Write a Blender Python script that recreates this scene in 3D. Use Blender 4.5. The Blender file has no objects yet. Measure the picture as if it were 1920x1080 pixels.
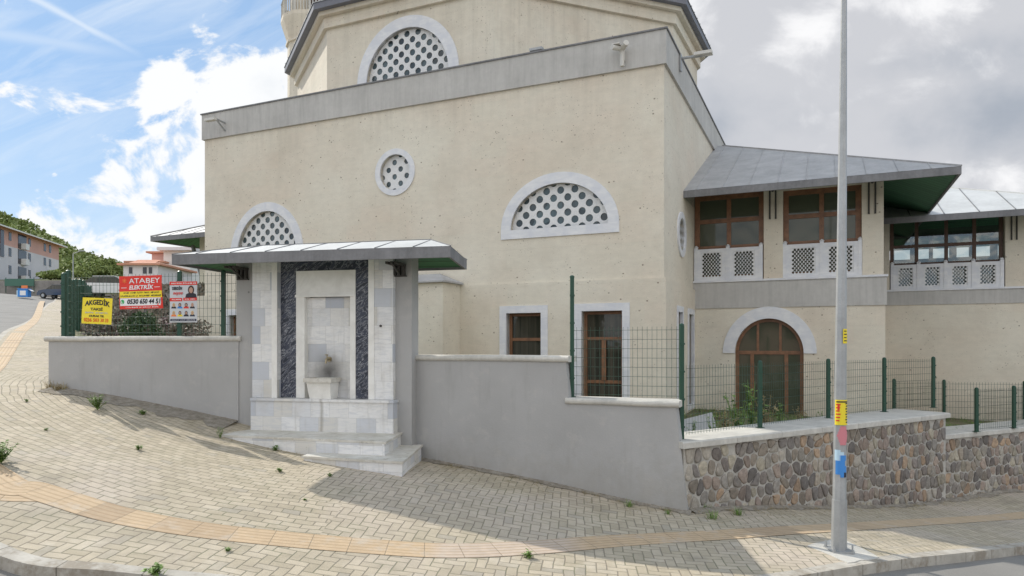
import bpy, bmesh, math, random
import numpy as np
from mathutils import Vector, Matrix
from mathutils.geometry import delaunay_2d_cdt
random.seed(7)
R = math.radians
scn = bpy.context.scene
COL = scn.collection

# ------------------------------------------------------------------ camera, world, sun, exposure
F, HOR = 1298.0, 645.0            # focal length in photograph pixels, horizon row
cam = bpy.data.cameras.new('camera'); camo = bpy.data.objects.new('camera', cam); COL.objects.link(camo)
camo.location = (0, 0, 0); camo.rotation_euler = (R(90), 0, 0)
cam.sensor_width = 36; cam.lens = F/1920*36; cam.shift_y = (HOR-540)/1920
cam.clip_start = 0.1; cam.clip_end = 6000
scn.camera = camo
scn.render.resolution_x, scn.render.resolution_y = 1024, 576
scn.view_settings.view_transform = 'Standard'; scn.view_settings.look = 'None'
scn.view_settings.gamma = 1; scn.view_settings.exposure = 0.36

SUN_AZ, SUN_EL = 50.0, 39.5       # degrees left of straight back, elevation
sx, sy = -math.sin(R(SUN_AZ)), math.cos(R(SUN_AZ))
tosun = Vector((sx*math.cos(R(SUN_EL)), sy*math.cos(R(SUN_EL)), math.sin(R(SUN_EL))))
sl = bpy.data.lights.new('sun', 'SUN'); slo = bpy.data.objects.new('sun', sl); COL.objects.link(slo)
sl.energy = 3.2; sl.angle = R(0.5); sl.color = (1.0, 0.94, 0.84)
slo.rotation_euler = tosun.to_track_quat('Z', 'Y').to_euler(); slo.location = (-20, 30, 30)

class NT:
    """small helper for node trees"""
    def __init__(s, tree): s.t = tree; s.n = tree.nodes; s.l = tree.links
    def node(s, typ, **kw):
        n = s.n.new(typ)
        for k, v in kw.items(): setattr(n, k, v)
        return n
    def put(s, sock, v):
        if isinstance(v, bpy.types.NodeSocket): s.l.new(v, sock)
        elif v is not None: sock.default_value = v
    def m(s, op, a, b=None, c=None, clamp=False):
        n = s.node('ShaderNodeMath', operation=op, use_clamp=clamp)
        s.put(n.inputs[0], a); s.put(n.inputs[1], b); s.put(n.inputs[2], c)
        return n.outputs[0]
    def vm(s, op, a, b=None, scale=None):
        n = s.node('ShaderNodeVectorMath', operation=op)
        s.put(n.inputs[0], a); s.put(n.inputs[1], b)
        if scale is not None: s.put(n.inputs['Scale'], scale)
        return n.outputs[1] if op in ('LENGTH', 'DISTANCE', 'DOT_PRODUCT') else n.outputs[0]
    def sep(s, v):
        n = s.node('ShaderNodeSeparateXYZ'); s.put(n.inputs[0], v); return n.outputs
    def com(s, x=0., y=0., z=0.):
        n = s.node('ShaderNodeCombineXYZ'); s.put(n.inputs[0], x); s.put(n.inputs[1], y); s.put(n.inputs[2], z); return n.outputs[0]
    def noise(s, v, scale, detail=4, rough=.55, dist=0, color=False):
        n = s.node('ShaderNodeTexNoise'); s.put(n.inputs['Vector'], v); n.inputs['Scale'].default_value = scale
        n.inputs['Detail'].default_value = detail; n.inputs['Roughness'].default_value = rough; n.inputs['Distortion'].default_value = dist
        return n.outputs['Color' if color else 0]
    def vor(s, v, scale, feature='F1', out='Distance', rand=1.0):
        n = s.node('ShaderNodeTexVoronoi', feature=feature); s.put(n.inputs['Vector'], v); n.inputs['Scale'].default_value = scale
        n.inputs['Randomness'].default_value = rand
        return n.outputs[out]
    def map(s, v, a, b, c=0., d=1., smooth=False):
        n = s.node('ShaderNodeMapRange', clamp=True)
        if smooth: n.interpolation_type = 'SMOOTHSTEP'
        s.put(n.inputs[0], v)
        for i, q in enumerate((a, b, c, d)): s.put(n.inputs[i+1], q)
        return n.outputs[0]
    def mix(s, f, a, b, mode='MIX'):
        n = s.node('ShaderNodeMix', data_type='RGBA', blend_type=mode)
        s.put(n.inputs[0], f)
        for i, q in ((6, a), (7, b)):
            if isinstance(q, (tuple, list)): q = tuple(q)+(1,) if len(q) == 3 else q
            s.put(n.inputs[i], q)
        return n.outputs[2]
    def white(s, v):
        n = s.node('ShaderNodeTexWhiteNoise', noise_dimensions='3D'); s.put(n.inputs['Vector'], v); return n.outputs
    def bump(s, h, strength=.5, dist=.02, normal=None):
        n = s.node('ShaderNodeBump'); s.put(n.inputs['Height'], h); n.inputs['Strength'].default_value = strength
        n.inputs['Distance'].default_value = dist; s.put(n.inputs['Normal'], normal); return n.outputs[0]

# ---- world: Nishita sky with cumulus laid over it by direction
W = bpy.data.worlds.new('World'); scn.world = W; W.use_nodes = True
w = NT(W.node_tree); w.n.clear()
SKYS = 0.11
sky = w.node('ShaderNodeTexSky', sky_type='NISHITA'); sky.sun_disc = False
sky.sun_elevation = R(SUN_EL); sky.sun_rotation = R(-SUN_AZ); sky.altitude = 200; sky.dust_density = .6; sky.air_density = 1.0; sky.ozone_density = 2.0
tc = w.node('ShaderNodeTexCoord'); d = tc.outputs['Generated']; dx, dy, dz = w.sep(d)[:]
yy = w.m('MAXIMUM', dy, .12)
U = w.m('DIVIDE', dx, yy); V = w.m('DIVIDE', dz, yy)
nv = w.com(w.m('MULTIPLY', U, 1.0), w.m('MULTIPLY', V, 1.35), w.m('MULTIPLY', dy, .3))
fb = w.noise(nv, 7.5, 10, .60, .35)
fb2 = w.noise(w.vm('ADD', nv, (3.1, 1.7, .4)), 2.4, 6, .55, .2)
def blob(px, py, rx, ry, rot=0, wgt=1.0):
    cx, cy = (px-960)/F, (HOR-py)/F
    a = w.m('SUBTRACT', U, cx); b = w.m('SUBTRACT', V, cy)
    c, s_ = math.cos(R(rot)), math.sin(R(rot))
    a2 = w.m('DIVIDE', w.m('ADD', w.m('MULTIPLY', a, c), w.m('MULTIPLY', b, s_)), rx/F)
    b2 = w.m('DIVIDE', w.m('SUBTRACT', w.m('MULTIPLY', b, c), w.m('MULTIPLY', a, s_)), ry/F)
    q = w.m('ADD', w.m('MULTIPLY', a2, a2), w.m('MULTIPLY', b2, b2))
    return w.m('MULTIPLY', w.m('EXPONENT', w.m('MULTIPLY', q, -1.0)), wgt)
blobs = [(378, 55, 40, 38, 0, 1), (310, 165, 60, 75, 0, 1), (330, 110, 60, 25, 40, .6), (500, 170, 130, 110, 35, 1.25),
         (430, 290, 150, 80, 30, 1.2), (255, 345, 120, 75, 20, 1.2), (330, 430, 160, 60, 0, 1.1), (100, 415, 160, 42, 0, .9),
         (60, 470, 260, 60, 0, 1.1), (420, 250, 140, 110, 30, 1.1), (300, 240, 50, 50, 0, .8), (1300, 40, 260, 160, 0, 1.2), (1850, 60, 300, 160, 0, 1.2), (250, 500, 300, 50, 0, 1.2), (102, 327, 12, 9, 0, .8),
         (1560, 60, 420, 170, 0, 1.1), (1750, 250, 420, 200, 0, 1.3), (1450, 260, 200, 200, 0, 1.2), (1900, 480, 500, 100, 0, 1.2),
         (-700, 300, 500, 120, 0, 1), (2500, 200, 500, 300, 0, 1.2)]
dens = None
for b in blobs:
    q = blob(*b); dens = q if dens is None else w.m('MAXIMUM', dens, q) if b[0] < 1000 else w.m('ADD', dens, q)
fbc = w.m('MULTIPLY', w.m('SUBTRACT', fb, .5), 3.4)
dd = w.m('ADD', w.m('MULTIPLY', dens, .86), fbc)
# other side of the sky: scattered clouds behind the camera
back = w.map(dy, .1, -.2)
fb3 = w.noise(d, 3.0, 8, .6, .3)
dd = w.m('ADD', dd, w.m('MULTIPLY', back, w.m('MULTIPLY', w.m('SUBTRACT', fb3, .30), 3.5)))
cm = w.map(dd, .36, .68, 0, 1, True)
thick = w.map(w.m('ADD', w.m('MULTIPLY', dens, .8), w.m('MULTIPLY', w.m('SUBTRACT', fb2, .5), 3.4)), .70, 1.35, 0, 1, True)
gr = w.map(U, .12, .30, 0, 1, True)
br = w.m('MAXIMUM', blob(1500, 55, 95, 60, 25, .62), w.m('MAXIMUM', blob(1310, 25, 60, 60, 0, .55), w.m('MAXIMUM', blob(1690, 5, 260, 35, -5, .50), w.m('MAXIMUM', blob(1905, 330, 90, 60, 25, .35), blob(1840, 335, 200, 25, 0, .25)))))
brm = w.map(w.m('ADD', br, w.m('MULTIPLY', w.m('SUBTRACT', fb, .5), 2.0)), .08, .75, 0, 1, True)
dk = w.m('MAXIMUM', blob(1760, 105, 330, 50, 12, .55), w.m('MAXIMUM', blob(1500, 200, 330, 80, 10, .40), blob(1830, 240, 260, 70, 0, .45)))
darkpatch = w.map(w.m('ADD', dk, w.m('MULTIPLY', w.m('SUBTRACT', fb2, .5), 3.0)), -.1, .8, 0, 1, True)
K = 1/SKYS
def sc(c, k=1.0): return tuple(v*K*k for v in c)
cl_left = w.mix(w.m('MULTIPLY', thick, .75), sc((.77, .78, .79)), sc((.50, .55, .62)))
cl_right = w.mix(darkpatch, sc((.49, .50, .53)), sc((.30, .335, .39)))
cl_right = w.mix(brm, cl_right, sc((.76, .76, .77)))
cloudc = w.mix(gr, cl_left, cl_right)
cloudc = w.mix(w.map(dy, .45, .0), cloudc, sc((1.05, 1.05, 1.06)))  # unseen side and rear clouds brightened as extra fill for the shaded walls
# thin high cirrus and a fading condensation trail on the left
cir = w.noise(w.com(w.m('ADD', w.m('MULTIPLY', U, .6), w.m('MULTIPLY', V, 1.2)), w.m('SUBTRACT', w.m('MULTIPLY', V, 5.), w.m('MULTIPLY', U, 2.2)), 0), 3.2, 7, .62, .6)
cirm = w.m('MULTIPLY', w.map(cir, .42, .75), w.map(V, .05, .42, .35, .75))
def line(p, q, wid, k):
    ax, ay = (p[0]-960)/F, (HOR-p[1])/F; bx, by = (q[0]-960)/F, (HOR-q[1])/F
    L = math.hypot(bx-ax, by-ay); ux, uy = (bx-ax)/L, (by-ay)/L
    a = w.m('SUBTRACT', U, ax); b = w.m('SUBTRACT', V, ay)
    al = w.m('ADD', w.m('MULTIPLY', a, ux), w.m('MULTIPLY', b, uy)); pe = w.m('SUBTRACT', w.m('MULTIPLY', b, ux), w.m('MULTIPLY', a, uy))
    pe = w.m('ADD', pe, w.m('MULTIPLY', w.m('SUBTRACT', fb, .5), .012))
    g = w.m('EXPONENT', w.m('MULTIPLY', w.m('POWER', w.m('DIVIDE', pe, wid/F), 2.), -1.))
    return w.m('MULTIPLY', g, w.m('MULTIPLY', w.map(al, L*1.05, L*.55, 0, k), w.map(al, -.15, 0.)))
trail = w.m('MAXIMUM', line((60, -5), (262, 104), 7, .85), line((0, 62), (250, 105), 12, .45))
thin = w.m('MAXIMUM', cirm, trail, clamp=True)
skyc = w.mix(1.0, sky.outputs[0], (.46, .60, .74), 'MULTIPLY')
skyc = w.mix(.6, skyc, sc((.36, .53, .75)))
skyc = w.mix(w.m('MULTIPLY', thin, .7), skyc, sc((.70, .75, .80)))
hz = w.map(dz, .0, .30, .75, 0)
skyc = w.mix(hz, skyc, sc((.60, .70, .78)))
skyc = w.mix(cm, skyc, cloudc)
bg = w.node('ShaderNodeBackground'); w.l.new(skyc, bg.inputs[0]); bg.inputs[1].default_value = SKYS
wo = w.node('ShaderNodeOutputWorld'); w.l.new(bg.outputs[0], wo.inputs[0])

# ------------------------------------------------------------------ helpers: objects
ZOFF = {}
def tag(o, label=None, cat=None, group=None, kind=None):
    if label: o['label'] = label
    if cat: o['category'] = cat
    if group: o['group'] = group
    if kind: o['kind'] = kind
    return o
def empty(name, loc, rz=0, zoff=0):
    o = bpy.data.objects.new(name, None); COL.objects.link(o); o.location = loc; o.rotation_euler = (0, 0, rz)
    o.empty_display_size = .3; ZOFF[o.name] = zoff; return o
def copy_tree(o, parent=None):
    c = o.copy(); COL.objects.link(c)
    if parent: c.parent = parent
    for ch in list(o.children): copy_tree(ch, c)
    return c
class MB:
    def __init__(s): s.v = []; s.f = []; s.mi = []; s.col = []
    def add(s, vs, fs, mi=0, col=None):
        b = len(s.v); s.v += [tuple(v) for v in vs]
        for f in fs: s.f.append(tuple(i+b for i in f)); s.mi.append(mi); s.col.append(col)
        return s
    def box(s, x0, x1, y0, y1, z0, z1, mi=0, M=None, col=None):
        vs = [Vector((x, y, z)) for z in (z0, z1) for y in (y0, y1) for x in (x0, x1)]
        if M: vs = [M @ v for v in vs]
        return s.add(vs, [(0, 2, 3, 1), (4, 5, 7, 6), (0, 1, 5, 4), (2, 6, 7, 3), (0, 4, 6, 2), (1, 3, 7, 5)], mi, col)
    def tube(s, p, q, r, r2=None, n=8, cap=True, mi=0, rot=0):
        p, q = Vector(p), Vector(q); r2 = r if r2 is None else r2
        d = (q-p).normalized(); a = d.orthogonal().normalized() if abs(d.z) < .999 else Vector((1, 0, 0)); b = d.cross(a)
        vs = []
        for (c, rr) in ((p, r), (q, r2)):
            for i in range(n):
                t = 2*math.pi*(i+rot)/n; vs.append(c+a*math.cos(t)*rr+b*math.sin(t)*rr)
        fs = [(i, (i+1) % n, n+(i+1) % n, n+i) for i in range(n)]
        if cap: fs += [tuple(range(n-1, -1, -1)), tuple(range(n, 2*n))]
        return s.add(vs, fs, mi)
    def prism(s, poly, z0, z1, mi=0):
        n = len(poly); z1f = z1 if callable(z1) else (lambda x, y: z1); z0f = z0 if callable(z0) else (lambda x, y: z0)
        vs = [(x, y, z0f(x, y)) for x, y in poly]+[(x, y, z1f(x, y)) for x, y in poly]
        return s.add(vs, [tuple(range(n-1, -1, -1)), tuple(range(n, 2*n))]+[(i, (i+1) % n, n+(i+1) % n, n+i) for i in range(n)], mi)
    def lathe(s, prof, n=16, c=(0, 0), rot=0, mi=0):
        vs = []
        for r_, z in prof:
            for i in range(n):
                t = 2*math.pi*(i+rot)/n; vs.append((c[0]+r_*math.cos(t), c[1]+r_*math.sin(t), z))
        fs = [(k*n+i, k*n+(i+1) % n, (k+1)*n+(i+1) % n, (k+1)*n+i) for k in range(len(prof)-1) for i in range(n)]
        fs += [tuple(range(n-1, -1, -1)), tuple((len(prof)-1)*n+i for i in range(n))]
        return s.add(vs, fs, mi)
    def plate(s, outer, holes=(), y0=0., y1=.1, mi=0, circles=(), extra=()):
        """flat plate in the x-z plane, cut by polygons and circles (cx,cz,r), thick from y0 to y1"""
        pts, edges = [], []
        def loop(pl):
            b = len(pts)
            for p in pl: pts.append(Vector((p[0], p[1])))
            n = len(pl)
            for i in range(n): edges.append((b+i, b+(i+1) % n))
        loop(outer)
        for h in holes: loop(h)
        for (cx, cz, r_, k) in circles: loop([(cx+r_*math.cos(2*math.pi*i/k), cz+r_*math.sin(2*math.pi*i/k)) for i in range(k)])
        vo, _, fo, *_r = delaunay_2d_cdt(pts, edges, [], 0, 1e-5)
        def inside(p, poly):
            c = False; j = len(poly)-1
            for i in range(len(poly)):
                a, b = poly[i], poly[j]
                if (a[1] > p[1]) != (b[1] > p[1]) and p[0] < (b[0]-a[0])*(p[1]-a[1])/(b[1]-a[1])+a[0]: c = not c
                j = i
            return c
        keep = []
        for f in fo:
            c = (sum(vo[i].x for i in f)/3, sum(vo[i].y for i in f)/3)
            if not inside(c, outer): continue
            if any(inside(c, h) for h in holes): continue
            if any((c[0]-q[0])**2+(c[1]-q[1])**2 < (q[2]*.985)**2 for q in circles): continue
            keep.append(tuple(f))
        n = len(vo); vs = [(p.x, y0, p.y) for p in vo]+[(p.x, y1, p.y) for p in vo]
        cnt = {}
        for f in keep:
            for i in range(3):
                e = (f[i], f[(i+1) % 3]); cnt[tuple(sorted(e))] = cnt.get(tuple(sorted(e)), [])+[e]
        fs = []
        for f in keep: fs.append(f); fs.append(tuple(n+i for i in reversed(f)))
        for k, es in cnt.items():
            if len(es) == 1: a, b = es[0]; fs.append((b, a, n+a, n+b))
        return s.add(vs, fs, mi)
    def build(s, name, mat, parent=None, smooth=False, fix=True, loc=None):
        me = bpy.data.meshes.new(name); me.from_pydata(s.v, [], s.f)
        mats = mat if isinstance(mat, (list, tuple)) else [mat]
        for m_ in mats: me.materials.append(m_)
        if len(mats) > 1:
            for p, i in zip(me.polygons, s.mi): p.material_index = i
        if any(c is not None for c in s.col):
            ca = me.color_attributes.new('tint', 'FLOAT_COLOR', 'CORNER')
            for p, c in zip(me.polygons, s.col):
                c = c or (.5, .5, .5)
                for li in p.loop_indices: ca.data[li].color = (*c, 1)
        if fix:
            bm = bmesh.new(); bm.from_mesh(me)
            loose = [v for v in bm.verts if not v.link_faces]
            if loose: bmesh.ops.delete(bm, geom=loose, context='VERTS')
            bmesh.ops.recalc_face_normals(bm, faces=bm.faces); bm.to_mesh(me); bm.free()
        if smooth:
            for p in me.polygons: p.use_smooth = True
        o = bpy.data.objects.new(name, me); COL.objects.link(o)
        if parent: o.parent = parent; o.location = (0, 0, ZOFF.get(parent.name, 0))
        if loc: o.location = loc
        return o
def rectp(x0, x1, z0, z1): return [(x0, z0), (x1, z0), (x1, z1), (x0, z1)]
def archp(x0, x1, z0, zs, k=24, point=0.):
    """arch outline: sill z0, springing zs; half ellipse/pointed by 'point', height = half width*(1+point)"""
    c, r_ = (x0+x1)/2, (x1-x0)/2; out = [(x0, z0), (x1, z0)]
    for i in range(k+1):
        t = math.pi*i/k; out.append((c+r_*math.cos(t), zs+r_*(1+point)*math.sin(t)))
    if abs(zs-z0) < 1e-4: out = out[2:]
    return out
def catmull(P, per=8):
    P = [Vector(p) for p in P]; out = []
    for i in range(len(P)-1):
        a, b, c, e = P[max(i-1, 0)], P[i], P[i+1], P[min(i+2, len(P)-1)]
        for k in range(per):
            t = k/per; out.append(.5*((2*b)+(c-a)*t+(2*a-5*b+4*c-e)*t*t+(3*b-a-3*c+e)*t**3))
    out.append(P[-1]); return out
def text_mesh(name, txt, mat, parent, loc, size, width=None, depth=.002, bold=0., shear=0., align='CENTER'):
    cu = bpy.data.curves.new(name, 'FONT'); cu.body = txt; cu.size = size; cu.align_x = align; cu.align_y = 'CENTER'
    cu.extrude = depth; cu.offset = bold; cu.shear = shear; cu.resolution_u = 3
    tmp = bpy.data.objects.new('tmp', cu); COL.objects.link(tmp)
    bpy.context.view_layer.update()
    me = bpy.data.meshes.new_from_object(tmp.evaluated_get(bpy.context.evaluated_depsgraph_get()))
    bpy.data.objects.remove(tmp)
    if width:
        xs = [v.co.x for v in me.vertices]; k = width/(max(xs)-min(xs))
        for v in me.vertices: v.co.x *= k
    M = Matrix.Translation(loc) @ Matrix.Rotation(R(90), 4, 'X'); me.transform(M)
    me.materials.clear(); me.materials.append(mat); me.name = name
    o = bpy.data.objects.new(name, me); COL.objects.link(o); o.parent = parent
    return o

# ------------------------------------------------------------------ materials
MATS = {}
def mat(name, col=(.5, .5, .5), rough=.8, fn=None, metallic=0., spec=None, coords='Object'):
    m_ = bpy.data.materials.new(name); m_.use_nodes = True; t = NT(m_.node_tree); b = m_.node_tree.nodes['Principled BSDF']
    b.inputs['Base Color'].default_value = (*col, 1); b.inputs['Roughness'].default_value = rough; b.inputs['Metallic'].default_value = metallic
    if spec is not None: b.inputs['Specular IOR Level'].default_value = spec
    if fn:
        tc = t.node('ShaderNodeTexCoord'); fn(t, b, tc.outputs[coords])
    MATS[name] = m_; return m_
def setc(t, b, c): t.put(b.inputs['Base Color'], c)
def varied(col, amt=.18, scale=3., bump=.15, bscale=60., streak=0.):
    def fn(t, b, co):
        n = t.noise(co, scale, 6, .6); n2 = t.noise(co, scale*9, 5, .6)
        f = t.m('ADD', t.map(n, .3, .7, 1-amt, 1+amt), t.map(n2, .3, .7, -amt*.45, amt*.45))
        if streak:
            x, y, z = t.sep(co)[:]; s_ = t.noise(t.com(t.m('MULTIPLY', x, 5.), t.m('MULTIPLY', y, 5.), t.m('MULTIPLY', z, .35)), 2., 5, .65)
            f = t.m('MULTIPLY', f, t.map(s_, .42, .72, 1., 1-streak))
        setc(t, b, t.vm('MULTIPLY', tuple(col), t.com(f, f, f)))
        if bump: t.put(b.inputs['Normal'], t.bump(t.noise(co, bscale, 4, .6), bump, .01))
    return fn
def f_facade(t, b, co):
    x, y, z = t.sep(co)[:]
    hx = t.m('ADD', x, t.m('MULTIPLY', y, 1.))
    w2 = t.com(hx, z, 0.)
    # cladding slabs 0.9 x 0.45, each a touch different
    row = t.m('FLOOR', t.m('DIVIDE', z, .45)); off = t.m('MULTIPLY', t.m('MODULO', row, 2.), .47)
    col_ = t.m('FLOOR', t.m('DIVIDE', t.m('ADD', hx, off), .94))
    idn = t.white(t.com(row, col_, 0.))
    tint = t.mix(t.map(idn[0], 0, 1), (.665, .602, .488), (.68, .594, .48))
    big = t.noise(w2, .35, 4, .55); tint = t.mix(t.map(big, .35, .68), tint, (.74, .695, .583))
    lay = t.noise(t.com(t.m('MULTIPLY', hx, 1.6), t.m('MULTIPLY', z, 3.2), 0.), 2.6, 7, .68); f = t.map(lay, .3, .7, .94, 1.05)
    fine = t.noise(w2, 45, 4, .6); f = t.m('MULTIPLY', f, t.map(fine, .3, .7, .96, 1.04))
    # slab joints, faint
    jz = t.m('ABSOLUTE', t.m('SUBTRACT', t.m('FRACT', t.m('DIVIDE', z, .45)), .5)); jx = t.m('ABSOLUTE', t.m('SUBTRACT', t.m('FRACT', t.m('DIVIDE', t.m('ADD', hx, off), .94)), .5))
    j = t.m('MAXIMUM', t.map(jz, .491, .497), t.map(jx, .4955, .4985))
    f = t.m('MULTIPLY', f, t.map(j, 0, 1, 1, .975))
    # travertine pits: mostly tiny, in loose clusters
    wv = t.com(hx, t.m('MULTIPLY', z, 1.35), 0.)
    clu = t.map(t.noise(w2, 1.3, 5, .6), .42, .60)
    v1 = t.vor(wv, 11.); r1 = t.white(t.vor(wv, 11., out='Position'))[0]
    p1 = t.m('MULTIPLY', t.map(v1, .20, .09), t.m('MULTIPLY', t.m('GREATER_THAN', r1, .45), clu))
    v2 = t.vor(t.vm('ADD', wv, (7.3, 2.1, 0.)), 4.3); r2 = t.white(t.vor(t.vm('ADD', wv, (7.3, 2.1, 0.)), 4.3, out='Position'))[0]
    p2 = t.m('MULTIPLY', t.map(v2, .115, .07), t.m('GREATER_THAN', r2, .70))
    v3 = t.vor(t.vm('ADD', wv, (1.3, 9.1, 0.)), 24.); p3 = t.m('MULTIPLY', t.map(v3, .22, .1), t.map(t.noise(w2, 2.6, 4, .6), .50, .62))
    pit = t.m('MAXIMUM', t.m('MAXIMUM', p1, p2), t.m('MULTIPLY', p3, .6), clamp=True)
    c = t.vm('MULTIPLY', tint, t.com(f, f, f))
    c = t.mix(t.m('MULTIPLY', pit, .80), c, (.17, .125, .085))
    pale = t.m('MULTIPLY', t.map(t.vor(t.vm('ADD', wv, (4.4, 3.3, 0.)), 15.), .2, .1), clu); c = t.mix(t.m('MULTIPLY', pale, .3), c, (.85, .82, .72))
    c = t.mix(t.map(t.noise(w2, .8, 6, .65), .50, .68, 0, .30), c, (.50, .44, .35)); up = t.m('MULTIPLY', t.map(z, 5.0, 6.1), t.map(t.noise(t.com(t.m('MULTIPLY', hx, 5.), t.m('MULTIPLY', z, .3), 2.), 1.3, 4, .6), .42, .66)); c = t.mix(t.m('MULTIPLY', up, .22), c, (.40, .36, .29)); dn = t.map(t.m('SUBTRACT', t.noise(w2, 2.2, 6, .65), t.m('MULTIPLY', t.m('ADD', z, 1.9), .35)), .25, .65, 0, .4); c = t.mix(dn, c, (.42, .38, .31))
    # faint weather streaks under the coping
    st = t.noise(t.com(t.m('MULTIPLY', hx, 7.), t.m('MULTIPLY', z, .4), 0.), 1.2, 4, .6)
    c = t.mix(t.m('MULTIPLY', t.map(st, .55, .8), .08), c, (.38, .34, .28))
    setc(t, b, c); t.put(b.inputs['Normal'], t.bump(t.m('SUBTRACT', t.m('MULTIPLY', fine, .2), t.m('ADD', pit, j)), .35, .012))
mat('facade', rough=.85, fn=f_facade)
mat('grey_band', rough=.8, fn=varied((.50, .485, .455), .09, 1.2, .08, 40, .15))
def f_render(t, b, co):
    x, y, z = t.sep(co)[:]
    n = t.noise(co, .9, 5, .55); n2 = t.noise(co, 6., 6, .65); n3 = t.noise(co, 40., 4, .6)
    c = t.mix(t.map(n, .3, .7), (.37, .365, .355), (.43, .425, .415))
    c = t.mix(t.map(n2, .55, .75, 0, .3), c, (.47, .465, .45))
    st = t.noise(t.com(t.m('MULTIPLY', x, 5.), t.m('MULTIPLY', y, 5.), t.m('MULTIPLY', z, .5)), 1.6, 5, .6)
    c = t.mix(t.map(st, .56, .8, 0, .28), c, (.22, .21, .19))
    eff = t.map(t.m('ADD', t.noise(co, 2.2, 6, .6), t.m('MULTIPLY', t.m('ADD', z, 1.9), -.25)), .60, .75, 0, .35)
    c = t.mix(eff, c, (.48, .46, .42))
    c = t.mix(t.map(t.noise(co, 3.1, 6, .7), .56, .62, 0, .22), c, (.52, .50, .46)); low = t.map(t.m('SUBTRACT', t.m('MULTIPLY', t.noise(co, 5., 5, .7), 1.), t.m('MULTIPLY', t.m('ADD', z, 1.9), .5)), .35, .75, 0, .4); c = t.mix(low, c, (.30, .28, .24))
    v = t.vor(co, 1.6); spot = t.map(v, .035, .02)
    c = t.mix(t.m('MULTIPLY', spot, .6), c, (.1, .1, .1))
    setc(t, b, c); t.put(b.inputs['Normal'], t.bump(t.m('ADD', n3, n2), .25, .012))
mat('grey_render', rough=.9, fn=f_render)
mat('concrete_cap', rough=.85, fn=varied((.55, .53, .48), .14, 2.2, .3, 35, .12))
def f_surround(t, b, co):
    x, y, z = t.sep(co)[:]; u = t.m('ADD', x, y)
    ang = t.noise(t.com(t.m('MULTIPLY', u, 3.), t.m('MULTIPLY', z, 3.), 0.), 1.2, 2, .5)
    wv = t.noise(t.com(t.m('MULTIPLY', u, 1.), t.m('MULTIPLY', z, 4.), y), 2.4, 6, .6, .7)
    c = t.mix(t.map(wv, .4, .65), (.70, .705, .72), (.78, .78, .78)); c = t.mix(t.map(ang, .45, .6, 0, .5), c, (.60, .62, .67))
    setc(t, b, c); t.put(b.inputs['Normal'], t.bump(wv, .05, .01))
mat('white_marble', rough=.55, fn=f_surround)
mat('lattice_white', rough=.6, fn=varied((.72, .72, .71), .05, 3, .05, 40))
def f_blocks(t, b, co):
    x, y, z = t.sep(co)[:]; x = t.m('ADD', x, t.m('MULTIPLY', y, 1.3))
    H, Wd = .305, .34
    row = t.m('FLOOR', t.m('DIVIDE', z, H)); rn = t.white(t.com(row, 3., 1.))[0]
    xo = t.m('ADD', x, t.m('MULTIPLY', rn, .55))
    colm = t.m('FLOOR', t.m('DIVIDE', xo, Wd)); idn = t.white(t.com(row, colm, 4.))
    fx = t.m('ABSOLUTE', t.m('SUBTRACT', t.m('FRACT', t.m('DIVIDE', xo, Wd)), .5)); fz = t.m('ABSOLUTE', t.m('SUBTRACT', t.m('FRACT', t.m('DIVIDE', z, H)), .5))
    j = t.m('MAXIMUM', t.map(fx, .487, .495), t.map(fz, .487, .495))
    c = t.mix(t.map(idn[0], .55, 1.0), (.80, .795, .78), (.46, .49, .545)); c = t.mix(t.map(idn[0], .22, 0.), c, (.64, .62, .57))
    vein = t.noise(t.vm('ADD', t.com(t.m('MULTIPLY', x, 1.5), t.m('MULTIPLY', z, 7.), 0.), idn[1]), 2.6, 7, .62, 1.2)
    c = t.mix(t.map(vein, .45, .68, 0, .5), c, (.50, .52, .55))
    c = t.mix(t.m('MULTIPLY', j, .45), c, (.38, .37, .35))
    n = t.noise(co, 1.7, 6, .65); c = t.mix(t.map(n, .48, .75, 0, .45), c, (.50, .47, .41)); dr_ = t.noise(t.com(t.m('MULTIPLY', x, 9.), t.m('MULTIPLY', y, 9.), t.m('MULTIPLY', z, .8)), 1.5, 5, .65); c = t.mix(t.map(dr_, .55, .75, 0, .4), c, (.40, .38, .33))
    setc(t, b, c); t.put(b.inputs['Normal'], t.bump(t.m('MULTIPLY', j, -1.), .3, .006))
mat('marble_blocks', rough=.5, fn=f_blocks)
def f_plainmarble(t, b, co):
    n = t.noise(co, 2.5, 7, .65, .8); c = t.mix(t.map(n, .35, .7), (.86, .85, .81), (.70, .685, .64))
    setc(t, b, c)
def f_tread(t, b, co):
    f_plainmarble(t, b, co); c0 = b.inputs['Base Color'].links[0].from_socket
    n = t.noise(co, 2.4, 7, .7); c = t.mix(t.map(n, .35, .65, .35, .9), c0, (.47, .44, .37)); c = t.mix(t.map(t.noise(co, 7, 5, .7), .56, .68, 0, .6), c, (.28, .25, .2)); setc(t, b, c)
mat('tread_marble', rough=.75, fn=f_tread)
mat('plain_marble', rough=.5, fn=f_plainmarble)
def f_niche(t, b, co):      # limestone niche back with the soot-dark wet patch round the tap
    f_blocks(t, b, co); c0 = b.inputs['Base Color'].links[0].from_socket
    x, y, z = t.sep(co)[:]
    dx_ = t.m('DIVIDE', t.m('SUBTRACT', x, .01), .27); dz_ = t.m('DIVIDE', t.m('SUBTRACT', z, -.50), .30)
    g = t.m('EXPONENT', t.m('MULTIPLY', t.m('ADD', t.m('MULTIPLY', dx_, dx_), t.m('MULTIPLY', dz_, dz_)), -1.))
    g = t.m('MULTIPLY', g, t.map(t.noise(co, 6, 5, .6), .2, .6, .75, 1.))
    setc(t, b, t.mix(t.m('MULTIPLY', g, .97), c0, (.10, .095, .085)))
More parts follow.
